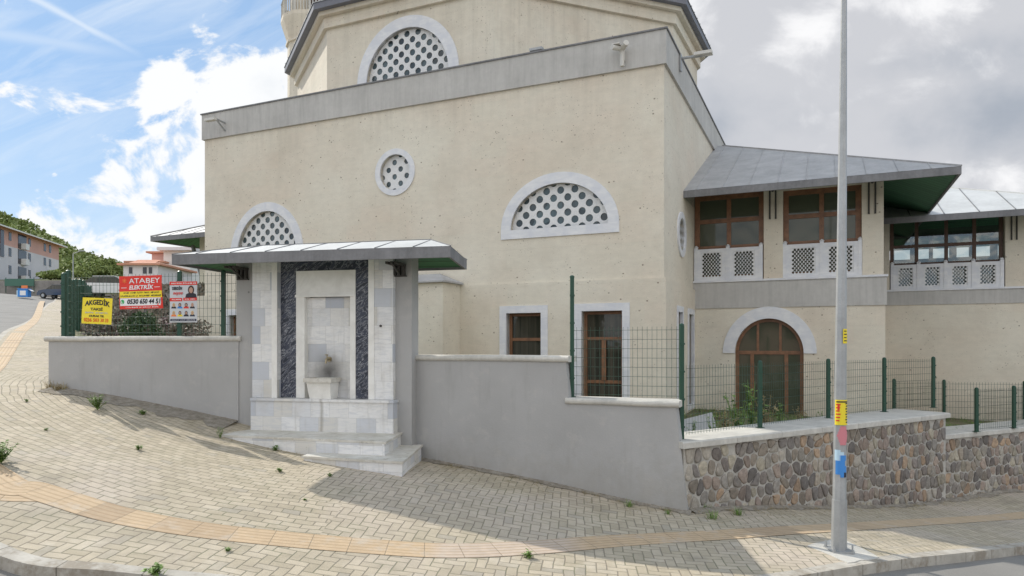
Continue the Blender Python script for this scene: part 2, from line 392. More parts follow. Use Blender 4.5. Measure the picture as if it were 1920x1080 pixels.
mat('niche_marble', rough=.5, fn=f_niche)
def f_base(t, b, co):       # base blocks with a rusty drip line under the basin
    f_blocks(t, b, co); c0 = b.inputs['Base Color'].links[0].from_socket
    x, y, z = t.sep(co)[:]
    wob = t.m('MULTIPLY', t.m('SUBTRACT', t.noise(t.com(0., 0., z), 6, 3), .5), .05)
    g = t.map(t.m('ABSOLUTE', t.m('ADD', t.m('SUBTRACT', x, .03), wob)), .045, .0)
    setc(t, b, t.mix(t.m('MULTIPLY', g, .55), c0, (.22, .19, .14)))
mat('base_marble', rough=.5, fn=f_base)
def f_darkmarble(t, b, co):
    x, y, z = t.sep(co)[:]
    u = t.m('ADD', t.m('MULTIPLY', x, 1.), t.m('MULTIPLY', z, -1.25)); v = t.m('ADD', x, z)
    n1 = t.noise(t.com(t.m('MULTIPLY', u, 4.5), t.m('MULTIPLY', v, 1.3), 0.), 1.5, 8, .66, 1.6)
    n2 = t.noise(t.com(t.m('MULTIPLY', u, 9.), t.m('MULTIPLY', v, 3.), 3.), 2.0, 6, .7, 1.)
    vein = t.map(t.m('ABSOLUTE', t.m('SUBTRACT', n1, .5)), (.022), .0)
    c = t.mix(t.map(n1, .35, .7), (.018, .022, .035), (.055, .065, .10)); c = t.mix(t.m('MULTIPLY', vein, .75), c, (.50, .51, .54)); c = t.mix(t.map(n2, .62, .74, 0, .16), c, (.36, .37, .40))
    setc(t, b, c)
mat('dark_marble', rough=.42, fn=f_darkmarble)
mat('lead', rough=.75, fn=varied((.40, .395, .39), .16, 1.8, .15, 20, .0), metallic=0.)
mat('lead_pale', rough=.6, fn=varied((.53, .54, .535), .12, 1.4, .1, 20), metallic=.0)
mat('fascia_grey', rough=.7, fn=varied((.20, .20, .205), .18, 2.5, .2, 40, .2))
mat('drum_fascia', rough=.6, fn=varied((.17, .175, .20), .12, 2.5, .1, 40))
def boards(c1, c2, wid):
    def fn(t, b, co):
        x, y, z = t.sep(co)[:]; q = t.m('DIVIDE', y, wid); fr = t.m('ABSOLUTE', t.m('SUBTRACT', t.m('FRACT', q), .5)); r_ = t.white(t.com(t.m('FLOOR', q), 0., 0.))[0]
        c = t.mix(t.m('ADD', t.m('MULTIPLY', r_, .5), t.m('MULTIPLY', t.noise(co, 3, 5), .5)), c1, c2); j = t.map(fr, .44, .485)
        setc(t, b, t.mix(t.m('MULTIPLY', j, .8), c, (.01, .012, .01))); t.put(b.inputs['Normal'], t.bump(t.m('MULTIPLY', j, -1.), .6, .02))
    return fn
mat('green_boards', rough=.6, fn=boards((.05, .15, .085), (.08, .23, .12), .22))
mat('wood', rough=.45, fn=varied((.21, .10, .048), .3, 6, .1, 60))
mat('dark_wood', rough=.5, fn=varied((.08, .04, .022), .25, 6, .1, 60))
def f_glass(t, b, co):
    n = t.noise(co, 1.6, 3, .5); t.put(b.inputs['Normal'], t.bump(n, .35, .012)); cu_ = t.noise(t.com(t.m('MULTIPLY', t.m('ADD', t.sep(co)[0], t.sep(co)[1]), 9.), t.m('MULTIPLY', t.sep(co)[2], .25), 0.), 1., 3); setc(t, b, t.mix(t.map(cu_, .4, .65), (.028, .03, .022), (.075, .068, .05)))
mat('glass_dark', rough=.03, fn=f_glass, spec=.45)
def f_lglass(t, b, co):
    n = t.vor(co, 2.9, out='Color'); c = t.mix(t.sep(n)[0], (.02, .03, .035), (.09, .13, .14)); setc(t, b, c)
mat('glass_olive', (.075, .082, .055), .05, spec=.5)
mat('glass_tint', rough=.08, fn=f_lglass, spec=.6)
def mk_clear():
    m_ = bpy.data.materials.new('glass_clear'); m_.use_nodes = True; t = NT(m_.node_tree); t.n.clear()
    tr = t.node('ShaderNodeBsdfTransparent'); tr.inputs[0].default_value = (.80, .86, .84, 1); gl = t.node('ShaderNodeBsdfGlossy'); gl.inputs['Roughness'].default_value = .02
    mx = t.node('ShaderNodeMixShader'); fr = t.node('ShaderNodeFresnel'); fr.inputs[0].default_value = 1.6
    t.put(mx.inputs[0], t.m('ADD', fr.outputs[0], .06)); t.l.new(tr.outputs[0], mx.inputs[1]); t.l.new(gl.outputs[0], mx.inputs[2])
    o = t.node('ShaderNodeOutputMaterial'); t.l.new(mx.outputs[0], o.inputs[0]); MATS['glass_clear'] = m_
mk_clear()
mat('green_paint', (.012, .06, .036), .4); mat('wire_green', (.03, .075, .05), .5)
mat('black_iron', (.05, .045, .04), .6); mat('chrome', (.35, .3, .2), .35, metallic=.8)
mat('galvanised', rough=.5, fn=varied((.40, .41, .41), .12, 5, .08, 60, .1), metallic=.35)
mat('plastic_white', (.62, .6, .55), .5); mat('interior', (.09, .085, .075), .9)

def f_herring(t, b, co):
    uvn = t.node('ShaderNodeUVMap'); uvn.uv_map = 'lay'; p = uvn.outputs[0]
    wob = t.vm('SUBTRACT', t.noise(co, 1.1, 3, .5, color=True), (.5, .5, .5)); p = t.vm('ADD', p, t.vm('SCALE', wob, scale=.10))
    u, v, _ = t.sep(p)[:]
    S = .112
    # herringbone, bricks 1 x 2 cells
    def herr(u, v):
        x = t.m('DIVIDE', u, S); y = t.m('DIVIDE', v, S); i = t.m('FLOOR', x); j = t.m('FLOOR', y); fx = t.m('FRACT', x); fy = t.m('FRACT', y)
        m_ = t.m('FLOORED_MODULO', t.m('SUBTRACT', i, j), 4.)
        is1 = t.m('COMPARE', m_, 1., .1); is2 = t.m('COMPARE', m_, 2., .1); ver = t.m('GREATER_THAN', m_, 1.5)
        lx = t.m('ADD', fx, is1); dh = t.m('MINIMUM', t.m('MINIMUM', lx, t.m('SUBTRACT', 2., lx)), t.m('MINIMUM', fy, t.m('SUBTRACT', 1., fy)))
        ly = t.m('ADD', fy, is2); dv = t.m('MINIMUM', t.m('MINIMUM', ly, t.m('SUBTRACT', 2., ly)), t.m('MINIMUM', fx, t.m('SUBTRACT', 1., fx)))
        dist = t.m('ADD', t.m('MULTIPLY', dv, ver), t.m('MULTIPLY', dh, t.m('SUBTRACT', 1., ver)))
        idv = t.com(t.m('SUBTRACT', i, is1), t.m('SUBTRACT', j, is2), ver)
        return dist, idv
    def run(u, v):
        y = t.m('DIVIDE', v, S); j = t.m('FLOOR', y); x = t.m('ADD', t.m('DIVIDE', u, 2*S), t.m('MULTIPLY', t.m('FLOORED_MODULO', j, 2.), .5)); i = t.m('FLOOR', x)
        fx = t.m('MULTIPLY', t.m('FRACT', x), 2.); fy = t.m('FRACT', y)
        dist = t.m('MINIMUM', t.m('MINIMUM', fx, t.m('SUBTRACT', 2., fx)), t.m('MINIMUM', fy, t.m('SUBTRACT', 1., fy)))
        return dist, t.com(i, j, 7.)
    d1, i1 = herr(u, v)
    uv2 = t.node('ShaderNodeUVMap'); uv2.uv_map = 'run'; q = t.vm('ADD', uv2.outputs[0], t.vm('SCALE', wob, scale=.16)); u2, v2, _ = t.sep(q)[:]
    d2, i2 = run(u2, v2)
    at = t.node('ShaderNodeAttribute'); at.attribute_name = 'runmask'; k = t.m('GREATER_THAN', at.outputs['Fac'], .5)
    dist = t.m('ADD', t.m('MULTIPLY', d2, k), t.m('MULTIPLY', d1, t.m('SUBTRACT', 1., k)))
    idv = t.mix(k, i1, i2)
    n = t.noise(co, 30., 3, .6)
    j = t.map(t.m('ADD', dist, t.m('MULTIPLY', t.m('SUBTRACT', n, .5), .05)), .085, .03)
    r_ = t.white(idv)
    c = t.mix(r_[0], (.40, .345, .25), (.515, .445, .335)); c = t.mix(t.map(r_[0], .88, 1.), c, (.37, .33, .26))
    # worn greyer and pinker fields
    big = t.noise(co, .38, 4, .55); c = t.mix(t.map(big, .48, .66, 0, .65), c, (.53, .455, .38))
    sp = t.noise(co, 130., 3, .7); f = t.map(sp, .3, .7, .88, 1.1); mid = t.noise(co, 5., 5, .65); f = t.m('MULTIPLY', f, t.map(mid, .3, .72, 1.06, .86)); c = t.vm('MULTIPLY', c, t.com(f, f, f))
    sand = t.map(t.noise(co, 1.7, 7, .7), .55, .68, 0, .5); c = t.mix(sand, c, (.58, .52, .42)); dirt = t.map(t.noise(co, .8, 7, .7), .55, .70); c = t.mix(t.m('MULTIPLY', dirt, .5), c, (.27, .24, .18)); blot = t.vor(t.vm('ADD', co, t.vm('SCALE', wob, scale=.4)), .9); c = t.mix(t.map(blot, .16, .08, 0, .3), c, (.20, .18, .15))
    jc = t.mix(t.map(t.noise(co, 2.2, 4, .6), .45, .62), (.17, .145, .11), (.13, .14, .075))
    setc(t, b, t.mix(t.m('MULTIPLY', j, .72), c, jc))
    t.put(b.inputs['Normal'], t.bump(t.m('ADD', t.m('MULTIPLY', j, -1.), t.m('MULTIPLY', sp, .15)), .6, .008))
mat('pavers', rough=.9, fn=f_herring)
def f_tactile(t, b, co):
    uvn = t.node('ShaderNodeUVMap'); uvn.uv_map = 'lay'; u, v, _ = t.sep(uvn.outputs[0])[:]
    i = t.m('FLOOR', t.m('DIVIDE', u, .4)); fu = t.m('ABSOLUTE', t.m('SUBTRACT', t.m('FRACT', t.m('DIVIDE', u, .4)), .5)); j = t.map(fu, .485, .496)
    r_ = t.white(t.com(i, 5., 0.))[0]; c = t.mix(t.map(r_, .7, .95), (.53, .395, .25), (.42, .31, .20)); ox_, oy_, oz_ = t.sep(co)[:]; seg = t.m('MULTIPLY', t.map(ox_, -.95, -.75), t.map(ox_, .9, .6)); c = t.mix(t.m('MULTIPLY', seg, .8), c, (.53, .44, .36)); c = t.mix(t.map(ox_, 2., 6., 0, .35), c, (.50, .42, .30))
    rib = t.m('ABSOLUTE', t.m('SUBTRACT', t.m('FRACT', t.m('DIVIDE', v, .076)), .5)); ribm = t.map(rib, .3, .42)
    n = t.noise(co, 9, 6, .65); f = t.map(n, .3, .7, .88, 1.08); c = t.vm('MULTIPLY', c, t.com(f, f, f))
    c = t.mix(t.m('MULTIPLY', ribm, .5), c, (.33, .22, .12)); c = t.mix(t.m('MULTIPLY', j, .8), c, (.22, .17, .11))
    wear = t.map(t.noise(co, 2.6, 6, .65), .54, .68, 0, .65); c = t.mix(wear, c, (.5, .44, .36))
    setc(t, b, c); t.put(b.inputs['Normal'], t.bump(t.m('SUBTRACT', t.m('MULTIPLY', ribm, -1.), j), .5, .006))
mat('tactile', rough=.85, fn=f_tactile)
def f_asphalt(t, b, co):
    n = t.noise(co, .5, 5, .6); s_ = t.noise(co, 120, 3, .8); c = t.mix(t.map(n, .3, .7), (.20, .19, .175), (.26, .25, .23)); f = t.map(s_, .3, .7, .75, 1.25)
    setc(t, b, t.vm('MULTIPLY', c, t.com(f, f, f))); t.put(b.inputs['Normal'], t.bump(s_, .4, .01))
mat('asphalt', rough=.95, fn=f_asphalt)
def f_kerb(t, b, co):
    uvn = t.node('ShaderNodeUVMap'); uvn.uv_map = 'lay'; u, v, _ = t.sep(uvn.outputs[0])[:]
    fu = t.m('ABSOLUTE', t.m('SUBTRACT', t.m('FRACT', t.m('DIVIDE', u, .75)), .5)); j = t.map(fu, .488, .496)
    n = t.noise(co, 4, 6, .65); c = t.mix(t.map(n, .3, .7), (.36, .33, .28), (.52, .49, .43)); c = t.mix(t.map(t.noise(co, 3.3, 7, .7), .50, .62, 0, .75), c, (.24, .20, .15)); c = t.mix(t.m('MULTIPLY', j, .8), c, (.1, .09, .07)); setc(t, b, c)
mat('kerb', rough=.9, fn=f_kerb)
def f_soil(t, b, co):
    n = t.noise(co, 1.5, 6, .65); n2 = t.noise(co, 14, 5, .7); c = t.mix(t.map(n, .35, .65), (.17, .13, .085), (.10, .13, .045)); c = t.mix(t.map(n2, .5, .7, 0, .6), c, (.28, .24, .15)); setc(t, b, c); t.put(b.inputs['Normal'], t.bump(n2, .6, .05))
mat('soil', rough=1., fn=f_soil)
def f_hill(t, b, co):
    n = t.noise(co, .03, 6, .65); n2 = t.noise(co, .25, 5, .7); c = t.mix(t.map(n, .35, .65), (.11, .125, .045), (.19, .18, .085)); c = t.mix(t.map(n2, .5, .7, 0, .5), c, (.07, .09, .03)); setc(t, b, c)
mat('hillgrass', rough=1., fn=f_hill)
def f_tint(t, b, co):
    at = t.node('ShaderNodeAttribute'); at.attribute_name = 'tint'; n = t.noise(co, 14, 6, .65); f = t.map(n, .3, .7, .68, 1.25)
    n3 = t.noise(co, 55, 4, .7); f = t.m('MULTIPLY', f, t.map(n3, .3, .7, .88, 1.1))
    setc(t, b, t.vm('MULTIPLY', at.outputs['Color'], t.com(f, f, f))); t.put(b.inputs['Normal'], t.bump(t.m('ADD', n, t.m('MULTIPLY', n3, .3)), .5, .02))
mat('rubble', rough=.9, fn=f_tint)
mat('mortar', rough=.95, fn=varied((.43, .41, .37), .2, 4, .5, 30))
def leafmat(name, c1, c2, c3, sc_=3.):
    def fn(t, b, co):
        at = t.node('ShaderNodeAttribute'); at.attribute_name = 'tint'; r_ = t.sep(at.outputs['Color'])[0]
        c = t.mix(r_, c1, c2); c = t.mix(t.map(t.noise(co, sc_, 3), .5, .7), c, c3); setc(t, b, c)
        b.inputs['Transmission Weight'].default_value = 0; b.inputs['Subsurface Weight'].default_value = 0
    return mat(name, rough=.7, fn=fn)
leafmat('weed_leaf', (.10, .17, .035), (.20, .32, .07), (.17, .24, .06), 20); leafmat('dry_leaf', (.26, .20, .09), (.40, .32, .17), (.20, .19, .08), 20)
leafmat('shrub_leaf', (.025, .055, .018), (.06, .11, .03), (.05, .075, .03), 2); leafmat('wood_leaf', (.12, .165, .045), (.26, .31, .09), (.17, .20, .06), .06)
leafmat('bank_leaf', (.13, .12, .09), (.24, .20, .155), (.16, .10, .11), 2.5)
mat('tile_red', rough=.85, fn=varied((.55, .27, .18), .18, .6, .2, 8)); mat('pink_wall', rough=.9, fn=varied((.66, .40, .34), .08, .3, 0)); mat('pale_wall', rough=.9, fn=varied((.70, .67, .68), .06, .3, 0))
mat('white_wall', rough=.9, fn=varied((.80, .78, .75), .05, .3, 0)); mat('far_window', (.045, .045, .055), .15); mat('far_glassw', (.62, .66, .66), .3)
mat('retaining', rough=.9, fn=varied((.27, .25, .23), .25, .6, .4, 4)); mat('bark', rough=.9, fn=varied((.1, .075, .05), .2, 6, .3, 20))
mat('p_red', (.72, .035, .02), .55); mat('p_yellow', (.85, .68, .03), .55); mat('p_white', (.80, .80, .80), .55); mat('p_black', (.012, .012, .02), .5); mat('p_navy', (.02, .025, .06), .5)
mat('p_grey', (.5, .5, .45), .5); mat('p_orange', (.85, .22, .06), .5); mat('p_green', (.05, .40, .12), .5); mat('p_skin', (.50, .30, .22), .6); mat('p_hair', (.045, .02, .015), .6)
mat('p_suit', (.02, .02, .03), .6); mat('p_palegrey', (.58, .6, .62), .6); mat('p_pink', (.62, .22, .25), .6); mat('p_blue', (.05, .25, .65), .5); mat('p_paleblue', (.5, .68, .8), .5); mat('p_blond', (.6, .42, .15), .6)
mat('car_blue', (.04, .06, .1), .25, spec=.6); mat('car_white', (.7, .7, .7), .25, spec=.6); mat('tyre', (.02, .02, .02), .8); mat('plastic_green', (.07, .16, .12), .8)
M = MATS

# ------------------------------------------------------------------ terrain
CP = np.array([(-8.35, 12.5, -.80), (-6.2, 12.2, -1.11), (-4.78, 12.0, -1.36), (-4.56, 11.07, -1.52), (-1.55, 9.8, -1.87), (-1.6, 11.6, -1.93), (.84, 10.58, -2.2), (2.5, 9.9, -2.42), (5.2, 11.7, -2.78),
     (8.85, 14.1, -3.22), (11.2, 15.2, -3.25), (-4.75, 6.35, -1.90), (-3.5, 6.0, -2.02), (3, 7.25, -2.46), (7.4, 10, -2.92), (3.92, 8.3, -2.49), (0, 0, -2.45), (-5.9, 7.9, -1.49), (-1.83, 7.44, -2.15), (1.6, 8.7, -2.42),
     (-11.1, 15, -.53), (-17.8, 24, .42), (-15.4, 24, .25), (-46, 73.5, 4.4), (-53, 75, 5.3), (-40, 60, 3.5), (-30, 30, .9), (-14, 10, -1.1), (-9, 5, -1.75), (-8, -4, -2.2), (12, 9, -3.3), (16, 17, -3.7), (20, 5, -4.2), (6, 2, -2.8), (8, -6, -2.9), (25, 24, -4.3), (-60, 40, 2.5)])
def tps(P, reg=.3):
    X = P[:, :2]; n = len(X); D = np.linalg.norm(X[:, None]-X[None], axis=2); Kk = np.where(D > 0, D**2*np.log(D+1e-12), 0)+reg*np.eye(n)
    A = np.zeros((n+3, n+3)); A[:n, :n] = Kk; A[:n, n] = 1; A[:n, n+1:] = X; A[n, :n] = 1; A[n+1:, :n] = X.T
    b = np.zeros(n+3); b[:n] = P[:, 2]; s_ = np.linalg.solve(A, b)
    def f(x, y):
        r_ = np.hypot(X[:, 0]-x, X[:, 1]-y); k = np.where(r_ > 0, r_**2*np.log(r_+1e-12), 0)
        return float(k@s_[:n]+s_[n]+s_[n+1]*x+s_[n+2]*y)
    return f
_g = tps(CP)
def g(x, y): return _g(max(-62, min(26, x)), max(-8, min(78, y)))
def ray(px, py): return Vector(((px-960)/F, 1.0, (HOR-py)/F))
def hit(px, py, off=0.):
    r_ = ray(px, py); lo = None; Y = 2.5
    while Y < 90:
        if r_.z*Y < g(r_.x*Y, Y)+off: break
        Y += .1
    lo, hi = Y-.1, Y
    for _ in range(18):
        m_ = (lo+hi)/2
        if r_.z*m_ < g(r_.x*m_, m_)+off: hi = m_
        else: lo = m_
    return Vector((r_.x*hi, hi, g(r_.x*hi, hi)+off))

def sheet(name, poly, zf, step, material, uvf=None, kind='structure', zoff=0., mask=None):
    """triangulated sheet over a polygon following zf"""
    xs = [p[0] for p in poly]; ys = [p[1] for p in poly]
    pts = [Vector((p[0], p[1])) for p in poly]; n = len(pts); edges = [(i, (i+1) % n) for i in range(n)]
    def ins(p):
        c = False; j = n-1
        for i in range(n):
            a, b = poly[i], poly[j]
            if (a[1] > p[1]) != (b[1] > p[1]) and p[0] < (b[0]-a[0])*(p[1]-a[1])/(b[1]-a[1])+a[0]: c = not c
            j = i
        return c
    y = min(ys)
    while y < max(ys):
        st = step*max(1, y/16); x = min(xs)
        while x < max(xs):
            if ins((x, y)): pts.append(Vector((x+random.uniform(-.1, .1)*st, y+random.uniform(-.1, .1)*st)))
            x += st
        y += st
    vo, _, fo, *_r = delaunay_2d_cdt(pts, edges, [], 0, 1e-4)
    fs = [tuple(f) for f in fo if ins((sum(vo[i].x for i in f)/3, sum(vo[i].y for i in f)/3))]
    mb = MB(); mb.add([(p.x, p.y, zf(p.x, p.y)+zoff) for p in vo], fs)
    o = mb.build(name, material, fix=False, smooth=True); me = o.data
    if uvf:
        for k, (un, fn) in enumerate(uvf.items()):
            uv = me.uv_layers.new(name=un)
            for li, lp in enumerate(me.loops): uv.data[li].uv = fn(*me.vertices[lp.vertex_index].co[:2])
    if mask:
        at = me.attributes.new('runmask', 'FLOAT', 'POINT')
        for i, v in enumerate(me.vertices): at.data[i].value = mask(v.co.x, v.co.y)
    tag(o, kind=kind); return o

kerb_pts = [(-52, 79), (-34, 50), (-17.8, 24.2), (-12.8, 16.6), (-9.3, 10.6), (-6.7, 7.5)]+[tuple(hit(*p_)[:2]) for p_ in ((0, 1042), (200, 1070), (450, 1094), (720, 1110), (1000, 1114), (1250, 1102), (1500, 1079))]+[(5.2, 8.55), (7.4, 10.0), (12, 13.1), (20, 18.6), (26, 23)]
kc = [(p.x, p.y) for p in catmull([(a, b, 0) for a, b in kerb_pts], 8)]
def offs(c, dist):
    out = []
    for i, p in enumerate(c):
        a = Vector(c[max(i-1, 0)]); b = Vector(c[min(i+1, len(c)-1)]); t_ = (b-a).normalized(); out.append((p[0]-t_.y*dist, p[1]+t_.x*dist))
    return out
def ribbon(name, c, w0, w1, zf, material, z_off, kind='structure', side=None):
    """strip along curve c between lateral offsets w0 and w1 (left is positive), optional outer face depth"""
    A, B = offs(c, w0), offs(c, w1); mb = MB(); s_ = 0; ul = []
    vs = []
    for i in range(len(c)):
        if i: s_ += math.dist(c[i], c[i-1])
        za, zb = zf(*A[i])+z_off, zf(*B[i])+z_off
        vs += [(*A[i], za), (*B[i], zb)]; ul += [(s_, 0), (s_, w1-w0)]
        if side: vs += [(*A[i], za-side)]; ul += [(s_, -side)]
    k = 3 if side else 2; fs = []
    for i in range(len(c)-1):
        a = i*k; b = a+k; fs.append((a, b, b+1, a+1))
        if side: fs.append((a+2, b+2, b, a))
    mb.add(vs, fs); o = mb.build(name, material, fix=False); uv = o.data.uv_layers.new(name='lay')
    for li, lp in enumerate(o.data.loops): uv.data[li].uv = ul[lp.vertex_index]
    tag(o, kind=kind); return o
ribbon('kerb', kc, 0, .16, g, M['kerb'], .0, side=.30)
# pavement: from the kerb back to behind the boundary walls
back_line = [(28, 27), (12.5, 16.4), (8.9, 14.4), (2.6, 10.15), (.9, 10.9), (-1.5, 11.9), (-4.8, 12.3), (-8.25, 12.75), (-14.85, 24.1), (-39.7, 66), (-48, 80)]
pav_poly = [(a, b) for a, b in offs(kc, .158)][::-1]
pav_poly = pav_poly + [(x, y) for x, y in back_line[::-1]]
def rotuv(a, ox=0, oy=0):
    c, s_ = math.cos(R(a)), math.sin(R(a)); return lambda x, y: ((x-ox)*c+(y-oy)*s_, -(x-ox)*s_+(y-oy)*c)
def f_run(x, y):            # courses bend round the corner
    dx_, dy_ = x+2.5, y-17.; r_ = math.hypot(dx_, dy_); return (math.atan2(dy_, dx_)*9.5, r_)
pav = sheet('pavement', pav_poly, g, .5, M['pavers'], {'lay': rotuv(-6), 'run': f_run}, mask=lambda x, y: 1. if (x < -2.7-(y-9)*.55+.0 and y > 7.75+.0*(x)) else 0.)
tact = [hit(*p) for p in ((0, 900), (60, 917), (120, 936), (230, 968), (400, 997), (640, 1021), (835, 1033), (1000, 1027), (1200, 1012), (1400, 1000), (1560, 990), (1750, 978), (1930, 965))]
pts = [(-46.8, 69), (-28.5, 41.5), (-14.9, 20.6), (-11.0, 14.6), (-9.3, 11.6), (-7.9, 9.4)]+[(p.x, p.y) for p in tact]+[(16, 15.8)]
tc_ = [(p.x, p.y) for p in catmull([(a, b, 0) for a, b in pts], 10)]
o_ = ribbon('tactile_paving', tc_, -.2, .2, g, M['tactile'], .006)
t2 = [hit(*p) for p in ((-70, 925), (0, 929), (60, 931), (105, 930))]; ribbon('tactile_paving', [(p.x, p.y) for p in catmull([(p.x, p.y, 0) for p in t2], 4)], -.14, .14, g, M['tactile'], .003)
# road and the wide ground
rd = offs(kc, .03)
road_poly = rd + [(60, 20), (60, -60), (-120, -60), (-120, 90)]
sheet('road', road_poly[::-1], lambda x, y: g(x, y), 1.6, M['asphalt'], zoff=-.12)

def far_ground(x, y):
    d_ = math.hypot(x, y); z = g(x, y)-.6
    k = max(0, min(1, (d_-60)/60)); up = 0
    if x < -20 and y > 60: up = 0
    return z*(1-k)+k*(-3+max(0, min(1, (-x-20)/60))*max(0, min(1, (y-40)/60))*12)-.5*k
mb = MB(); NR, NA = 40, 72; vs = [(0, 0, far_ground(0, 0))]; fs = []
for i in range(NR):
    r_ = 3*(1.21**i)
    for j in range(NA):
        a = 2*math.pi*j/NA; x, y = r_*math.cos(a), r_*math.sin(a); vs.append((x, y, far_ground(x, y)))
for j in range(NA): fs.append((0, 1+j, 1+(j+1) % NA))
for i in range(NR-1):
    for j in range(NA): a = 1+i*NA+j; b = 1+i*NA+(j+1) % NA; fs.append((a, a+NA, b+NA, b))
mb.add(vs, fs); tag(mb.build('ground', M['hillgrass'], fix=False, smooth=True), kind='structure')
# garden inside the walls
def gz(x, y):
    z = -1.72-.06*max(0, x-6)
    if x < 1: z += (1-x)*.09
    if x < -5: z += (-5-x)*.16
    return min(z, .25+.02*(y-12))
gard = [(30, 30), (12.6, 16.3), (9.0, 14.35), (2.75, 10.2), (2.55, 10.12), (-1.5, 11.8), (-4.8, 12.25), (-8.2, 12.75), (-15.2, 24.1), (-34, 54), (10, 60), (40, 60)]
sheet('garden_ground', gard, gz, .9, M['soil'])

# ------------------------------------------------------------------ mosque (local X to the right along the facade, Y into the building, Z relative to eye height)
ZB = -2.2
C0 = Vector((3.294, 15.0, 0)); YAW = math.atan2(-.4109, .9117)
EX = Vector((math.cos(YAW), math.sin(YAW), 0)); EY = Vector((-math.sin(YAW), math.cos(YAW), 0))
mosque = empty('mosque', (C0.x, C0.y, ZB), YAW, -ZB)
tag(mosque, 'cream stone mosque with grey bands, arched lattice windows and lead roofed wings', 'mosque')
def pl(px, py, t=0.):     # photograph pixel -> (X, Z) on the facade plane Y = t
    r_ = ray(px, py); Y = (t+C0.dot(EY))/Vector((r_.x, 1, 0)).dot(EY); P = r_*Y
    return ((P-C0).dot(EX), P.z)
def psd(px, py, x=0.):    # pixel -> (Y, Z) on the plane X = x
    r_ = ray(px, py); Y = (x+C0.dot(EX))/Vector((r_.x, 1, 0)).dot(EX); P = r_*Y
    return ((P-C0).dot(EY), P.z)
BL = pl(384, 300)[0]; ZT = 6.80; ZBAND = 6.06; DEP = 13.6
def X(px, t=0): return pl(px, 500, t)[0]
def Z(px, py, t=0): return pl(px, py, t)[1]

def circ(cx, cz, r_, k=32): return [(cx+r_*math.cos(2*math.pi*i/k), cz+r_*math.sin(2*math.pi*i/k)) for i in range(k)]
# openings in the facade
RW = dict(cx=X(741), cz=Z(741, 323)); RW['r'] = (X(769)-X(713))/2*1.0; RW['R'] = (X(778)-X(704))/2
A2 = dict(x0=X(958), x1=X(1141), z0=Z(1050, 425.5)); A2['pt'] = (Z(1050, 343)-A2['z0'])/((A2['x1']-A2['x0'])/2)-1
A1 = dict(x0=X(445), x1=X(557), z0=Z(500, 462)-.28); A1['pt'] = (Z(500, 396)-A1['z0'])/((A1['x1']-A1['x0'])/2)-1
W1 = (X(951), X(1016), Z(985, 587)-1.75, Z(985, 587)); W2 = (X(1092), X(1168), Z(1130, 583)-2.6, Z(1130, 583)); W0 = (X(432), X(486), Z(445, 591)-1.75, Z(445, 591))
arch = lambda a: archp(a['x0'], a['x1'], a['z0'], a['z0'], 28, a['pt'])
mb = MB(); mb.plate(rectp(BL, 0, -2.6, ZBAND), [circ(RW['cx'], RW['cz'], RW['r']), arch(A2), arch(A1), rectp(*W0), rectp(*W1), rectp(*W2)], 0, .30)
# side wall to the right, with two slender windows and a round one
SW = [(psd(1266.5, 600)[0], psd(1275, 600)[0]), (psd(1287, 600)[0], psd(1296, 600)[0])]
zs1 = psd(1270, 585)[1]; zs0 = zs1-2.3
RM = dict(cy=psd(1277.3, 440)[0], cz=psd(1277.3, 440)[1], r=.40, R=.55)
T = Matrix.Rotation(R(90), 4, 'Z')   # plate x -> +Y, thickness y -> -X
sub = MB(); sub.plate(rectp(.30, DEP, -2.6, ZBAND), [rectp(a, b, zs0, zs1) for a, b in SW]+[circ(RM['cy'], RM['cz'], RM['r'], 24)], 0, .30)
mb.add([T @ Vector(v) for v in sub.v], sub.f)
mb.box(BL, BL+.3, .3, DEP, -2.6, ZBAND); mb.box(BL, 0, DEP-.3, DEP+.0, -2.6, ZBAND)
mb.build('wall', M['facade'], mosque)
# slightly proud plinth below the string course, with its ledge line
zst = Z(1215, 522)
mb = MB(); P_ = .05
mb.plate(rectp(BL-.35, P_, -2.6, zst), [rectp(a-.17, b+.17, z0-.15, z1+.17) for a, b, z0, z1 in (W0, W1, W2)], -P_, -.002)
sub = MB(); sub.plate(rectp(0, 3.7, -2.6, zst), [rectp(a-.12, b+.12, zs0-.12, zs1+.14) for a, b in SW], -P_, -.002)
mb.add([T @ Vector(v) for v in sub.v], sub.f)
mb.build('plinth', M['facade'], mosque)
# grey coping band
mb = MB(); e = .06
mb.box(BL-e, e, -e, .35, ZBAND, ZT); mb.box(-.35, e, .35, DEP+e, ZBAND, ZT); mb.box(BL-e, BL+.35, .35, DEP+e, ZBAND, ZT)
mb.build('coping_band', M['grey_band'], mosque)
mb = MB(); e = .09
mb.box(BL-e, e, -e, .40, ZT, ZT+.035); mb.box(-.40, e, .40, DEP+e, ZT, ZT+.035); mb.box(BL-e, BL+.40, .40, DEP+e, ZT, ZT+.035)
mb.build('flashing', M['fascia_grey'], mosque)
MB().box(BL+.3, -.3, .3, DEP-.3, ZBAND+.1, ZBAND+.2).build('flat_roof', M['lead'], mosque)

